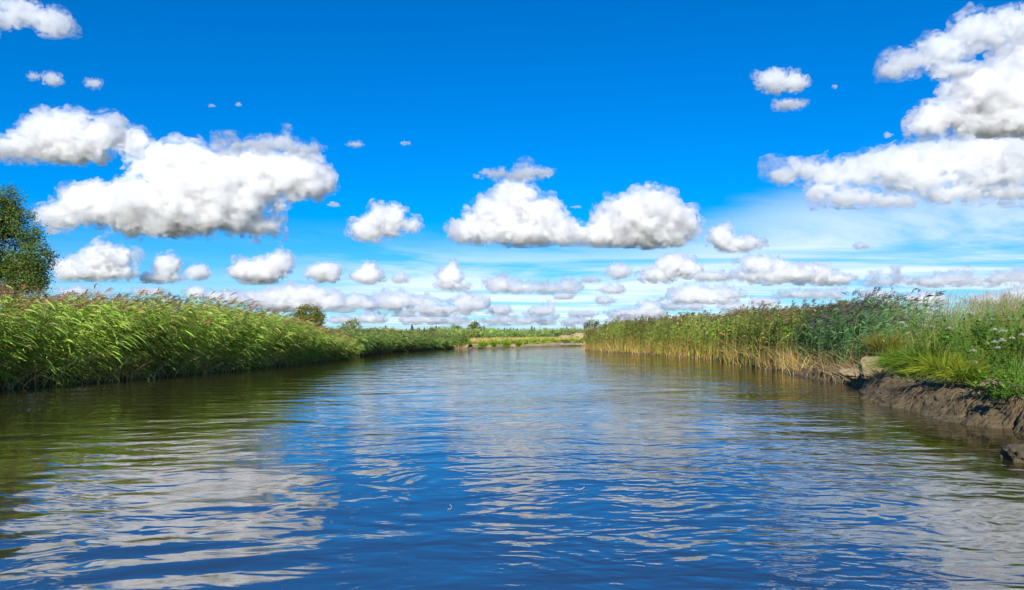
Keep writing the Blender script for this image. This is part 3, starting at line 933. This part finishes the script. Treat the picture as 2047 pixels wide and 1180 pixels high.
    acc.tubes(P, np.broadcast_to(np.linspace(0.004, 0.002, 5), (N, 5)), vary((0.30, 0.26, 0.09), N, 0.2))
    q = 6
    tp = (P[:, 3:4] + (P[:, 4:5] - P[:, 3:4]) * np.linspace(0.3, 1, q)[None, :, None]).reshape(-1, 3)
    D = nrm(np.stack([0.5 + 0.4 * rng.normal(size=N * q), 0.4 * rng.normal(size=N * q), 1 + 0 * rng.random(N * q)], 1))
    acc.ribbons(tp, D, rng.uniform(0.06, 0.15, N * q), 0.013, np.tile((0.25, 0, -0.2), (N * q, 1)), np.repeat(vary((0.36, 0.25, 0.14), N, 0.2), q, 0), prof=(0.6, 1, 0.2))
    tag(link('seeding_grass', acc.mesh('seeding_grass'), LEAF), 'tall straw coloured grass with feathery seed heads on the near right bank', 'grass', kind='stuff')


right_bank()


# ------------------------------------------------------------------ near right bank: wet peat and dry clay
def clay_mat(name, wet=0.5):
    m, t, b, out = new_mat(name)
    geo = t.add('ShaderNodeNewGeometry'); P = geo.outputs['Position']
    sp = t.add('ShaderNodeSeparateXYZ'); t.put(sp.inputs[0], P)
    n1 = t.noise(P, 1.6, 6, 0.65)
    n2_ = t.noise(t.mapping(P, scale=(3.5, 14, 7), rot=(0.5, 0.35, 0.6)), 1.0, 7, 0.75, 0.8)
    n3 = t.noise(P, 26, 5, 0.7)
    dark = t.mix(n2_, (0.055, 0.041, 0.024), (0.290, 0.225, 0.130))
    dry = t.mix(n3, (0.24, 0.175, 0.09), (0.50, 0.40, 0.24))
    lev = t.math('ADD', t.math('ADD', sp.outputs[2], t.math('MULTIPLY', n1, 0.55)), t.math('MULTIPLY', n3, 0.22))
    k = t.ramp(lev, wet + 0.22, wet + 0.48)
    c = t.mix(k, dark, dry)
    t.put(b.inputs['Base Color'], c)
    t.put(b.inputs['Roughness'], t.ramp(k, 0, 1, 0.55, 0.95))
    b.inputs['Specular IOR Level'].default_value = 0.12
    bp = t.add('ShaderNodeBump'); bp.inputs['Strength'].default_value = 1.0; bp.inputs['Distance'].default_value = 0.09
    t.put(bp.inputs['Height'], t.math('ADD', t.math('MULTIPLY', n2_, 0.8), t.math('MULTIPLY', n3, 0.9)))
    t.put(b.inputs['Normal'], bp.outputs[0])
    return m


def near_bank():
    keys = [(1500, 730), (1540, 740), (1580, 747), (1620, 755), (1665, 763), (1705, 769), (1728, 782), (1738, 797), (1800, 818), (1860, 833), (1900, 842), (1960, 852), (2005, 857), (2047, 868)]
    L = [tuple(ground_pt(*p)[:2]) for p in keys] + [(9.0, 9.5), (9.2, 6), (10.0, 2)]
    L = np.array(L)
    kn_h = 0.90 * np.array([.25, .30, .36, .45, .55, .60, .62, .60, .62, .68, .70, .66, .62, .58, .5, .45, .4])
    kn_w = np.array([.6, .6, .5, .40, .35, .40, .7, 1.0, 1.3, 1.4, 1.4, 1.25, 1.1, 1.1, 1.2, 1.2, 1.2])
    seg = np.hypot(*np.diff(L, axis=0).T); arc = np.concatenate([[0], np.cumsum(seg)])
    a = np.arange(0, arc[-1], 0.035)
    C = np.column_stack([np.interp(a, arc, L[:, 0]), np.interp(a, arc, L[:, 1])])
    ker = np.ones(15) / 15
    pad = np.pad(C, ((7, 7), (0, 0)), mode='edge')
    C = np.column_stack([np.convolve(pad[:, i], ker, 'valid') for i in (0, 1)])
    T = nrm(np.gradient(C, axis=0))
    T = nrm(np.column_stack([np.convolve(np.pad(T[:, i], 20, mode='edge'), np.ones(41) / 41, 'valid') for i in (0, 1)]))
    Nn = np.column_stack([-T[:, 1], T[:, 0]])            # to the land
    H = np.interp(a, arc, kn_h); Wd = np.interp(a, arc, kn_w)
    s_ = np.concatenate([np.linspace(-0.25, 1.6, 56), np.linspace(1.65, 3.4, 18)])
    u = np.clip(s_[None] / Wd[:, None], -1, 3)
    h = H[:, None] * np.where(u < 0, u * 1.2, np.where(u < 1, 1 - (1 - np.clip(u, 0, 1)) ** 2.2, 1 + 0.10 * (u - 1)))
    # the crack in the slab
    ac = arc[12]
    cr = np.exp(-((a[:, None] - ac - 0.05 * np.sin(9 * s_[None]) - 0.10 * s_[None]) / 0.045) ** 2)
    h = h - cr * np.clip(h + 0.1, 0, 1) * 0.75
    XY = C[:, None] + Nn[:, None] * s_[None, :, None]
    V = np.concatenate([XY, h[..., None]], 2).reshape(-1, 3)
    n = np.stack([np.repeat(-Nn[:, 0], len(s_)), np.repeat(-Nn[:, 1], len(s_)), np.full(len(V), 0.8)], 1)
    n = nrm(n)
    f = fbm(V * np.array((1.7, 1.7, 2.2)), 3, 0.55, 301) * 0.10 + fbm(V * np.array((7, 7, 4.0)), 4, 0.65, 302) * 0.045 + fbm(V * 13.0, 2, 0.6, 305) * 0.022 - np.maximum(0, 0.18 - np.abs(vnoise(V * np.array((3.3, 3.3, 1.5)), 303))) * 0.15
    V = V + n * f[:, None]
    o = link('riverbank', np_mesh('riverbank', V, grid_faces(len(a), len(s_))), clay_mat('peat_and_clay', 0.60))
    tag(o, kind='structure')


near_bank()


def roots():
    acc = Acc()
    pts = [ground_pt(px, py)[:2] for px, py in ((1640, 759), (1680, 766), (1715, 775), (1735, 795), (1800, 818), (1900, 842), (1985, 855), (2030, 862))]
    for i in range(len(pts) - 1):
        for q in range(26):
            u = rng.random()
            p = pts[i] * (1 - u) + pts[i + 1] * u
            off = rng.uniform(0.25, 0.9)
            z = 0.25 + 0.40 * min(1, off / 0.7)
            L = rng.uniform(0.15, 0.5)
            t = np.linspace(0, 1, 6)
            x = p[0] + off - 0.75 * L * t + 0.02 * np.sin(7 * t + q)
            y = p[1] - 0.25 * L * t + 0.03 * np.sin(5 * t + 2 * q)
            zz = z + 0.03 - 0.8 * L * t ** 1.5
            acc.tubes(np.stack([x, y, zz], 1)[None], np.linspace(0.006, 0.002, 6)[None], vary((0.17, 0.12, 0.07), 1, 0.4))
    tag(link('roots', acc.mesh('roots'), WOOD), 'fine dead roots hanging out of the dark bank face', 'roots', kind='stuff')


roots()


def rock(name, label, cat, px, py, Y, size, mat, seed, sink=0.3):
    iv, fi = ico(5)
    V = iv * np.array(size)
    V = V * (1 + 0.22 * fbm(iv * 1.6, 3, 0.5, seed) + 0.05 * fbm(iv * 7, 3, 0.6, seed + 5))[:, None]
    V = V - 0.05 * min(size) * np.maximum(0, 0.25 - np.abs(vnoise(iv * 3.1, seed + 9)))[:, None] * 4 * iv
    p = at_depth(px, py, Y)
    o = link(name, np_mesh(name, V, fi), mat)
    o.location = p
    tag(o, label, cat)
    return o


rock('boulder', 'dark wet boulder rising from the water at the lower right edge', 'boulder', 2052, 912, 9.9, (0.30, 0.32, 0.17), clay_mat('dark_stone', 1.2), 611)
rock('clay_lump', 'pale upright clay lump on the bank ledge left of the hanging grass tussock', 'clay lump', 1741, 737, 22.2, (0.36, 0.34, 0.40), clay_mat('dry_clay', -0.2), 620)
rock('clay_clod', 'low pale clay clod on the ledge left of the upright clay lump', 'clay clod', 1700, 748, 24.0, (0.40, 0.35, 0.20), clay_mat('dry_clay', -0.1), 631)
rock('clay_clod', 'pale clay clod above the cracked dark slab near the right edge', 'clay clod', 1985, 772, 14.6, (0.26, 0.24, 0.16), clay_mat('dry_clay', -0.1), 642)


# ------------------------------------------------------------------ tussocks, herbs, flowers
def tussock(label, px, py, Y, n, H, col, spread=1.0, name='grass_tussock', group=None, over=(0, 0)):
    p = at_depth(px, py, Y)
    acc = Acc()
    a = rng.uniform(0, 2 * np.pi, n); r = np.sqrt(rng.random(n)) * 0.28 * H
    B = np.stack([np.cos(a) * r, np.sin(a) * r, np.zeros(n)], 1)
    l = rng.uniform(0.15, 1.0, n) * spread
    D = nrm(np.stack([np.cos(a) * l * 0.7 + over[0] * 0.4, np.sin(a) * l * 0.7 + over[1] * 0.4, np.ones(n)], 1))
    bend = np.stack([np.cos(a) * l * 0.6 + over[0] * rng.random(n), np.sin(a) * l * 0.6 + over[1] * rng.random(n), -0.75 * l], 1)
    acc.ribbons(B, D, H * rng.uniform(0.6, 1.15, n), 0.013 * rng.uniform(0.7, 1.4, n), bend, vary(col, n, 0.28), prof=(0.8, 1, 0.7, 0.05), tip=vary(np.array(col) * np.array((1.6, 1.2, 1.0)), n, 0.25))
    o = link(name, acc.mesh(name), LEAF)
    o.location = p
    tag(o, label, 'grass tussock', group)


G1, G2 = (0.115, 0.220, 0.022), (0.200, 0.280, 0.026)
tussock('large dark green grass tussock spilling over the slab beside the clay lump', 1815, 742, 20.4, 1500, 1.0, G1, 1.1, over=(-0.1, -0.3))
tussock('bright yellow green grass tussock drooping on the slab, centre of the near bank', 1885, 755, 16.6, 900, 0.80, G2, 1.0, over=(-0.1, -0.2))
tussock('smaller green tussock between the large one and the bright drooping one', 1845, 735, 19.5, 800, 0.80, G1, 1.0)
tussock('bright green tussock at the right end of the slab, under the flowers', 1930, 762, 15.8, 700, 0.62, G2, 1.1, over=(-0.1, -0.3))
tussock('upright yellowish tussock behind the clay lump', 1772, 712, 24.5, 700, 1.1, (0.17, 0.19, 0.03), 0.6)


def herb(label, px, py, Y, H, nst, col, leaf=0.10, group=None, name='leafy_herb', width=0.35, lean=(0, 0)):
    p = at_depth(px, py, Y)
    acc = Acc()
    n = nst
    a = rng.uniform(0, 2 * np.pi, n); r = np.sqrt(rng.random(n)) * width * 0.5
    B = np.stack([np.cos(a) * r, np.sin(a) * r, 0 * a], 1)
    tk = np.linspace(0, 1, 5)[None, :, None]
    hz = H * rng.uniform(0.55, 1.1, n)
    out = np.stack([np.cos(a) * 0.35 + lean[0], np.sin(a) * 0.35 + lean[1], np.ones(n)], 1)
    P = B[:, None] + hz[:, None, None] * (out[:, None] * tk + np.array((lean[0] * 0.6, lean[1] * 0.6, -0.15 - 0.9 * math.hypot(*lean)))[None, None] * tk ** 2)
    acc.tubes(P, np.broadcast_to(np.linspace(0.006, 0.002, 5), (n, 5)), vary(np.array(col) * 0.9, n, 0.15))
    acc.tubes(np.zeros((n, 1, 3)) * (1 - np.linspace(0, 1, 3))[None, :, None] + B[:, None] * np.linspace(0, 1, 3)[None, :, None], np.full((n, 3), 0.005), vary(np.array(col) * 0.9, n, 0.15))
    M = 16
    t = (np.arange(M) + 1) / M
    base = np.stack([np.stack([np.interp(t, np.linspace(0, 1, 5), P[i, :, c]) for c in range(3)], 1) for i in range(n)])
    a2 = rng.uniform(0, 2 * np.pi, (n, M)); e = rng.normal(0.25, 0.3, (n, M))
    D = np.stack([np.cos(a2) * np.cos(e), np.sin(a2) * np.cos(e), np.sin(e)], -1)
    side = nrm(np.cross(D, np.array((0, 0, 1.0)))).reshape(-1, 3)
    Ll = leaf * rng.uniform(0.6, 1.3, n * M)
    acc.ribbons(base.reshape(-1, 3), D.reshape(-1, 3), Ll, Ll * 0.5, np.tile((0, 0, -0.35), (n * M, 1)), vary(col, n * M, 0.25), prof=(0.2, 1.0, 0.75, 0.05), side=side)
    o = link(name, acc.mesh(name), LEAF)
    o.location = p
    tag(o, label, 'herb', group)


HG = 'leafy herbs on the near right bank'
herb('dense bright leafy herb at the right edge, above the crack in the slab', 2035, 790, 13.6, 0.75, 40, (0.130, 0.260, 0.022), 0.10, HG, width=0.9)
herb('leafy creeper hanging down the crack in the dark slab', 2000, 800, 13.4, 0.55, 10, (0.120, 0.250, 0.022), 0.09, HG, 'creeper', 0.25, (-0.15, -0.55))
herb('tall dark green herb clump filling the right edge under the seed heads', 2030, 700, 16.5, 1.15, 46, (0.115, 0.225, 0.03), 0.13, HG, width=1.4)
herb('green herb clump left of the white flowers near the right edge', 1960, 725, 16.6, 0.9, 34, (0.13, 0.25, 0.03), 0.11, HG, width=1.1)
herb('low leafy herb on the slab top, right of the bright drooping tussock', 1965, 762, 15.3, 0.4, 22, (0.13, 0.25, 0.02), 0.08, HG, width=0.7)
herb('dark green nettle like herb behind the large tussock', 1850, 712, 20.6, 0.95, 30, (0.11, 0.215, 0.03), 0.11, HG, width=1.1)
herb('leafy weeds trailing over the middle of the dark slab', 1905, 765, 16.0, 0.45, 20, (0.11, 0.22, 0.022), 0.07, HG, width=1.0, lean=(-0.2, -0.3))
herb('small leafy weeds at the top of the slab, just left of the creeper', 1975, 790, 14.2, 0.38, 18, (0.13, 0.25, 0.022), 0.07, HG, width=0.8, lean=(-0.15, -0.2))
herb('round dark herb bush on top of the bank, second clump from the right edge', 1935, 690, 18.5, 0.95, 34, (0.115, 0.23, 0.03), 0.12, HG, width=1.2)

PETAL = plant_mat('petals', 0.25, 0.7, 0.1)


def umbel(label, px, py, Y, w):
    p = at_depth(px, py, Y)
    _, g = land(np.array([[p[0], p[1]]]))
    root = empty('umbel_flower', (p[0], p[1], float(g[0])))
    hz = p[2] - float(g[0])
    acc = Acc()
    st = np.stack([np.array((0.04 * math.sin(3 * t) * hz, 0, hz * t * 0.92)) for t in np.linspace(0, 1, 5)])[None]
    acc.tubes(st, np.linspace(0.006, 0.003, 5)[None], (0.09, 0.15, 0.03))
    top = st[0, -1]
    k = 11
    a = np.arange(k) * 2.4; r = w * 0.5 * np.sqrt((np.arange(k) + 0.5) / k)
    E_ = np.stack([np.cos(a) * r, np.sin(a) * r, hz * 0.08 - 0.9 * r ** 2 / w], 1) + top
    P = top[None, None] + (E_ - top)[:, None] * np.linspace(0, 1, 4)[None, :, None]
    acc.tubes(P, np.full((k, 4), 0.0018), (0.10, 0.16, 0.04))
    link('stem', acc.mesh('stem'), LEAF, root)
    acc = Acc()
    Cn = (E_[:, None] + rng.normal(0, 1, (k, 16, 3)) * np.array((w * 0.08, w * 0.08, 0.012))).reshape(-1, 3)
    acc.quads(Cn, 0.024, 0.9, vary((0.60, 0.62, 0.52), len(Cn), 0.10, 0.02), np.array((0, 0, 2.5)))
    link('blossom', acc.mesh('blossom'), PETAL, root)
    tag(root, label, 'flower', 'white umbel flowers on the right bank')


UM = [(1802, 644, 21, .20, 'white umbel above the large grass tussock, leftmost of the flowers'),
      (1861, 652, 19.0, .22, 'greenish white umbel above the smaller tussock, second from the left'),
      (1897, 655, 18.2, .26, 'broad white umbel above the bright drooping tussock'),
      (1925, 637, 18, .20, 'white umbel high in the grass, right of the broad one'),
      (1939, 624, 18, .22, 'topmost white umbel, near the seed heads'),
      (1983, 637, 16.6, .16, 'small white umbel at the top of the right hand cluster'),
      (1987, 658, 16.2, .14, 'small white umbel in the right hand cluster, just below its top one'),
      (2004, 660, 16.0, .22, 'brightest broad white umbel of the right hand cluster'),
      (2003, 679, 15.8, .17, 'upright white umbel directly below the brightest one'),
      (1988, 682, 15.8, .19, 'flat white umbel left of the upright one in the right hand cluster'),
      (2023, 675, 15.8, .13, 'small white umbel right of the upright one'),
      (2042, 668, 15.8, .15, 'white umbel cut by the right edge of the picture'),
      (1993, 694, 15.6, .16, 'lowest white umbel of the right hand cluster'),
      (1945, 700, 16.2, .16, 'white umbel alone on the herb clump left of the cluster'),
      (1950, 724, 15.8, .11, 'tiny white umbel lowest on the bank')]
for px, py, Y, w, lab in UM:
    umbel(lab, px, py, Y, w * 0.72)


# ------------------------------------------------------------------ floating bits
def straw(label, cat, name, px, py, L, ang, curl):
    p = ground_pt(px, py, 0.006)
    t = np.linspace(-0.5, 0.5, 7)
    P = np.stack([t * L * math.cos(ang) - curl * L * (t * t) * math.sin(ang), t * L * math.sin(ang) + curl * L * t * t * math.cos(ang), 0.004 + 0.03 * np.maximum(t, 0)], 1)[None]
    acc = Acc()
    acc.tubes(P, np.full((1, 7), 0.0035), (0.55, 0.52, 0.42))
    o = link(name, acc.mesh(name), WOOD)
    o.location = p
    tag(o, label, cat)


straw('thin curved pale straw floating on the blue water, left of the centre', 'straw', 'floating_straw', 903, 1016, 0.14, 1.5, 0.9)
straw('small bent twig floating among the ripples, right of the centre', 'twig', 'floating_twig', 1161, 979, 0.12, 0.3, 1.2)


# ------------------------------------------------------------------ trees and bushes
def crown_pts(n, lobes, shell=0.55):
    """points in a union of ellipsoid lobes (c, r), denser towards the outside of each"""
    out = []
    w = np.array([l[1][0] * l[1][2] for l in lobes]); w = w / w.sum()
    for (c, r), k in zip(lobes, w):
        m = max(6, int(n * k))
        d = nrm(rng.normal(size=(m, 3)))
        q = shell + (1.06 - shell) * rng.random(m) ** 0.6
        out.append(np.array(c) + d * q[:, None] * np.array(r))
    return np.concatenate(out)


def limbs(acc, top_pts, H0, r0, col, trunk_to):
    t = np.linspace(0, 1, 6)
    T = np.array(trunk_to)
    P = (T[None] * t[:, None]) + np.stack([0.03 * H0 * np.sin(4 * t), 0.03 * H0 * np.sin(3 * t + 1), 0 * t], 1)
    acc.tubes(P[None], (r0 * (1 - 0.6 * t))[None], col)
    for q in top_pts:
        k = rng.uniform(0.35, 0.95)
        s0 = np.array([np.interp(k, t, P[:, i]) for i in range(3)])
        mid = s0 * 0.5 + q * 0.5 + np.array((0, 0, -0.06 * H0))
        tt = np.linspace(0, 1, 6)[:, None]
        L = s0 * (1 - tt) ** 2 + 2 * mid * tt * (1 - tt) + q * tt ** 2
        acc.tubes(L[None], (r0 * 0.38 * (1 - 0.85 * np.linspace(0, 1, 6)))[None], col)


def tree(name, label, cat, base, lobes, n, leaf, col, trunk_h, r0, group=None, clump=0.0, nl=14, bark=(0.07, 0.055, 0.04)):
    root = empty(name, base)
    acc = Acc()
    tops = rng.permutation(crown_pts(nl * 3, lobes, 0.4))[:nl]
    limbs(acc, tops, trunk_h, r0, bark, (0, 0, trunk_h))
    link('trunk', acc.mesh('trunk'), WOOD, root)
    acc = Acc()
    if clump:
        m = n // 14
        tips = crown_pts(m, lobes)
        hole = fbm(tips * 0.16 / clump, 2, 0.5, 17) > (-0.30 if n > 20000 else -9)
        tips = tips[hole]; m = len(tips)
        C = (tips[:, None] + rng.normal(0, 1, (m, 14, 3)) * clump * np.array((1, 1, 0.75))).reshape(-1, 3)
        c = np.repeat(vary(col, m, 0.22, 0.08), 14, 0) * np.exp(rng.normal(0, 0.18, (m * 14, 1)))
    else:
        C = crown_pts(n, lobes)
        c = vary(col, len(C), 0.25, 0.08)
    acc.quads(C, leaf * rng.uniform(0.7, 1.4, len(C)), 0.55, c, SUN * 0.9 + np.array((0, 0, 0.2)))
    link('crown', acc.mesh('crown'), LEAF, root)
    tag(root, label, cat, group)
    return root


def px_lobes(base, Y, L, depth=0.9):
    """lobes given as photograph ellipses at distance Y, relative to the base point"""
    k = Y / F
    r = []
    for (cx, cy, rx, ry) in L:
        c = at_depth(cx, cy, Y) - np.array(base)
        c[1] += rng.uniform(-0.3, 0.3) * rx * k
        r.append((c, np.array((rx, (rx + ry) * 0.5 * depth, ry)) * k))
    return r


def base_at(px, Y):
    x = (px - CX) / F * Y
    _, h = land(np.array([[x, Y]]))
    return (x, Y, float(h[0]))


b = base_at(-20, 43)
tree('willow_tree', 'big leafy dark green tree cut by the left edge, behind the reeds', 'tree', b,
     px_lobes(b, 43, [(0, 425, 38, 44), (-50, 430, 60, 60), (-20, 500, 60, 55), (55, 455, 28, 34), (72, 515, 28, 32), (50, 550, 34, 30), (10, 560, 45, 35), (-80, 520, 70, 70), (75, 562, 18, 22), (20, 395, 22, 18)]),
     66000, 0.13, (0.105, 0.155, 0.026), 7.5, 0.28, clump=0.22, nl=26)
b = base_at(622, 84)
tree('willow_tree', 'round topped yellow green tree rising behind the left reeds', 'tree', b,
     px_lobes(b, 84, [(618, 627, 25, 15), (600, 632, 14, 10), (635, 636, 13, 13), (620, 646, 26, 14)]), 5000, 0.20, (0.165, 0.180, 0.028), 3.0, 0.16, clump=0.25, nl=8)
b = base_at(703, 150)
tree('tree', 'small pale olive tree behind the shorter left reeds', 'tree', b,
     px_lobes(b, 150, [(703, 647, 15, 8), (697, 652, 12, 8), (712, 653, 10, 8)]), 900, 0.32, (0.19, 0.20, 0.055), 2.0, 0.12, clump=0.3, nl=5)
b = base_at(1184, 205)
tree('tree', 'small round dark tree standing alone behind the right reeds', 'tree', b,
     px_lobes(b, 205, [(1184, 647, 13, 7), (1176, 651, 8, 6), (1191, 651, 8, 6)]), 900, 0.35, (0.11, 0.125, 0.03), 4.0, 0.18, clump=0.35, nl=6)
b = base_at(949, 150)
tree('tree', 'tallest ragged tree among the far bushes, left of the centre', 'tree', b,
     px_lobes(b, 150, [(945, 648, 8, 7), (950, 655, 12, 9), (944, 664, 14, 10), (956, 662, 10, 9)]), 1300, 0.30, (0.125, 0.155, 0.028), 3.5, 0.15, clump=0.3, nl=8)
b = base_at(912, 165)
tree('tree', 'little rounded tree above the bushes, left of the tallest ragged tree', 'tree', b,
     px_lobes(b, 165, [(911, 655, 8, 6), (914, 660, 9, 6)]), 600, 0.32, (0.13, 0.15, 0.035), 3.0, 0.14, clump=0.3, nl=5)

BG = 'willow bushes in the row behind the far bank'


def bush(px, top, w, Y, col, label, group=BG, bot=684):
    b = base_at(px, Y)
    k = Y / F
    zt = (HOR - top) * k + EYE - b[2]
    L = []
    for i in range(4):
        u = (i - 1.5) / 1.5 * 0.62
        hh = zt * rng.uniform(0.72, 1.0)
        L.append((np.array((u * w * k * 0.5, rng.uniform(-0.5, 0.5), hh * 0.5)), np.array((w * k * 0.30, w * k * 0.32, hh * 0.5))))
    tree('willow_bush', label, 'bush', b, L, 2400, 0.24, col, zt * 0.5, 0.07, group, clump=0.22, nl=6)


row = 'rounded silvery green willow bush in the dense row behind the far grassy bank'
for i, px in enumerate(np.arange(908, 1320, 29)):
    bush(px + rng.uniform(-6, 6), 656 + rng.uniform(-3, 4), rng.uniform(64, 92), rng.uniform(121, 140), vary((0.240, 0.275, 0.080), 1, 0.14, 0.06)[0], row)
olive = 'low olive green bush in the strip behind the shorter left reeds'
for px in (668, 682, 730, 748, 764, 780, 800, 822, 846, 868, 890):
    bush(px + rng.uniform(-4, 4), 652.5 + rng.uniform(-3, 4) + (px - 668) / 60, rng.uniform(26, 40), rng.uniform(140, 170), vary((0.220, 0.235, 0.060), 1, 0.15, 0.06)[0], olive, 'olive bushes behind the shorter left reeds')


def conifer_wood():
    acc = Acc()
    for px in np.sort(rng.uniform(560, 1330, 120)):
        Y = rng.uniform(430, 640)
        x = (px + rng.uniform(-5, 5) - CX) / F * Y
        H = rng.uniform(3.6, 5.8) * (1.25 if rng.random() < 0.12 else 1.0)
        n = 90
        t = rng.random(n) ** 0.7
        r = (1 - t) * H * 0.26 + 0.15
        a = rng.uniform(0, 6.28, n)
        C = np.stack([x + np.cos(a) * r * rng.random(n) ** 0.4, Y + np.sin(a) * r, 0.9 + 0.08 * H + t * H * 0.92], 1)
        acc.quads(C, H * 0.14, 0.8, vary((0.028, 0.048, 0.022), n, 0.25), np.array((0, 0, 1.0)))
        acc.tubes(np.stack([np.array((x, Y, z)) for z in (0.0, H * 0.5, H * 0.95)])[None], np.array([[0.16, 0.1, 0.03]]), (0.05, 0.04, 0.03))
    tag(link('conifer_wood', acc.mesh('conifer_wood'), LEAF), 'dark conifer wood on the horizon behind the bushes', 'wood', kind='stuff')


conifer_wood()


# ------------------------------------------------------------------ far bank
def far_bank():
    acc = Acc()
    B, s_ = scatter(F3, 82, 122, 1.6, 12, lambda s: np.where(s < 4, 30, 10))
    B = B[(B[:, 0] < 34)]
    blades(acc, B, rng.uniform(0.25, 0.55, len(B)), 0.5, vary((0.58, 0.46, 0.13), len(B), 0.2), W_=0.07, ws=0.15)
    tag(link('dry_grass', acc.mesh('dry_grass'), LEAF), 'strip of dry yellow grass along the top of the far bank', 'grass', kind='stuff')
    acc = Acc()
    B, s_ = scatter(F3, 82, 122, 0.7, 2.1, lambda s: 34 + 0 * s)
    B = B[(B[:, 0] < 34)]
    k = n2(B[:, 0], B[:, 1], 0.5, 2, 91)
    B = B[k > -0.25]
    blades(acc, B, rng.uniform(0.25, 0.6, len(B)), 0.9, vary((0.27, 0.38, 0.03), len(B), 0.25), W_=0.09, ws=0.1)
    tag(link('bank_grass', acc.mesh('bank_grass'), LEAF), 'fresh green grass hanging over the edge of the far bank', 'grass', kind='stuff')
    # clumps slid down to the water
    for px, w in ((916, 16), (926, 12), (964, 17), (986, 8), (1012, 15), (1036, 7)):
        p = ground_pt(px, 694.5, 0.15)
        n = 500
        acc = Acc()
        wm = w * p[1] / F
        a = rng.uniform(0, 6.28, n); r = np.sqrt(rng.random(n)) * wm * 0.45
        Bq = np.stack([np.cos(a) * r, np.sin(a) * r * 0.6, rng.random(n) * 0.35], 1)
        blades(acc, Bq, rng.uniform(0.3, 0.6, n), 0.9, vary((0.25, 0.37, 0.03), n, 0.25), W_=0.08)
        o = link('turf_clump', acc.mesh('turf_clump'), LEAF); o.location = p
        lab = {916: 'green turf clump at the left end of the far bank', 926: 'second green turf clump from the left on the far bank', 964: 'broad green turf clump at the water left of the centre', 986: 'small green turf clump between the two broad ones', 1012: 'broad green turf clump at the water nearest the centre', 1036: 'small green turf clump right of the broad central one'}[px]
        tag(o, lab, 'turf clump', 'turf clumps slid down the far bank')


far_bank()


def far_ledge():
    L = np.array([tuple(ground_pt(902, 697)[:2])] + [tuple(ground_pt(*p)[:2]) for p in FAR] + [(30, 116)])
    seg = np.hypot(*np.diff(L, axis=0).T); arc = np.concatenate([[0], np.cumsum(seg)])
    a = np.arange(0, arc[-1], 0.16)
    C = np.column_stack([np.interp(a, arc, L[:, 0]), np.interp(a, arc, L[:, 1])])
    T = nrm(np.gradient(C, axis=0)); Nn = np.column_stack([-T[:, 1], T[:, 0]])
    C = C + Nn * (0.35 * vnoise(np.column_stack([a * 0.35, 0 * a, 0 * a]), 8))[:, None]
    s_ = np.array([-0.3, -0.1, 0.0, 0.04, 0.10, 0.20, 0.30, 0.34, 0.40, 0.7, 1.1, 1.5])
    h_ = np.array([-0.2, 0.02, 0.05, 0.07, 0.08, 0.10, 0.11, 0.36, 0.44, 0.47, 0.5, 0.3])
    h = h_[None] * (0.75 + 0.45 * np.abs(vnoise(np.column_stack([a * 0.5, 0 * a, 0 * a]), 31)))[:, None]
    V = np.concatenate([C[:, None] + Nn[:, None] * s_[None, :, None], h[..., None]], 2).reshape(-1, 3)
    V = V + fbm(V * 2.5, 3, 0.5, 77)[:, None] * np.array((0.08, 0.08, 0.05))
    tag(link('riverbank', np_mesh('riverbank', V, grid_faces(len(a), len(s_))), clay_mat('eroded_turf_edge', 0.15)), kind='structure')
    acc = Acc()
    n = 900
    B = np.column_stack([rng.uniform(-8.6, -5.6, n), rng.uniform(83.5, 88.5, n)])
    s2, h2 = land(B)
    B = np.column_stack([B, h2])[s2 > 0.05]
    blades(acc, B, rng.uniform(0.5, 1.2, len(B)), 0.5, vary((0.17, 0.26, 0.03), len(B), 0.25), W_=0.07)
    tag(link('bank_grass', acc.mesh('bank_grass'), LEAF), 'green grass in the corner where the left reeds meet the far bank', 'grass', kind='stuff')


far_ledge()
heap = clay_mat('sandy_earth', -0.6)
rock('earth_heap', 'rounded pinkish earth heap at the right end of the far bank, by the reeds', 'heap', 1160, 674, 112, (1.6, 1.4, 0.75), heap, 655)
rock('earth_heap', 'lower pinkish earth heap left of the rounded one on the far bank', 'heap', 1131, 676, 114, (1.4, 1.2, 0.5), heap, 668)
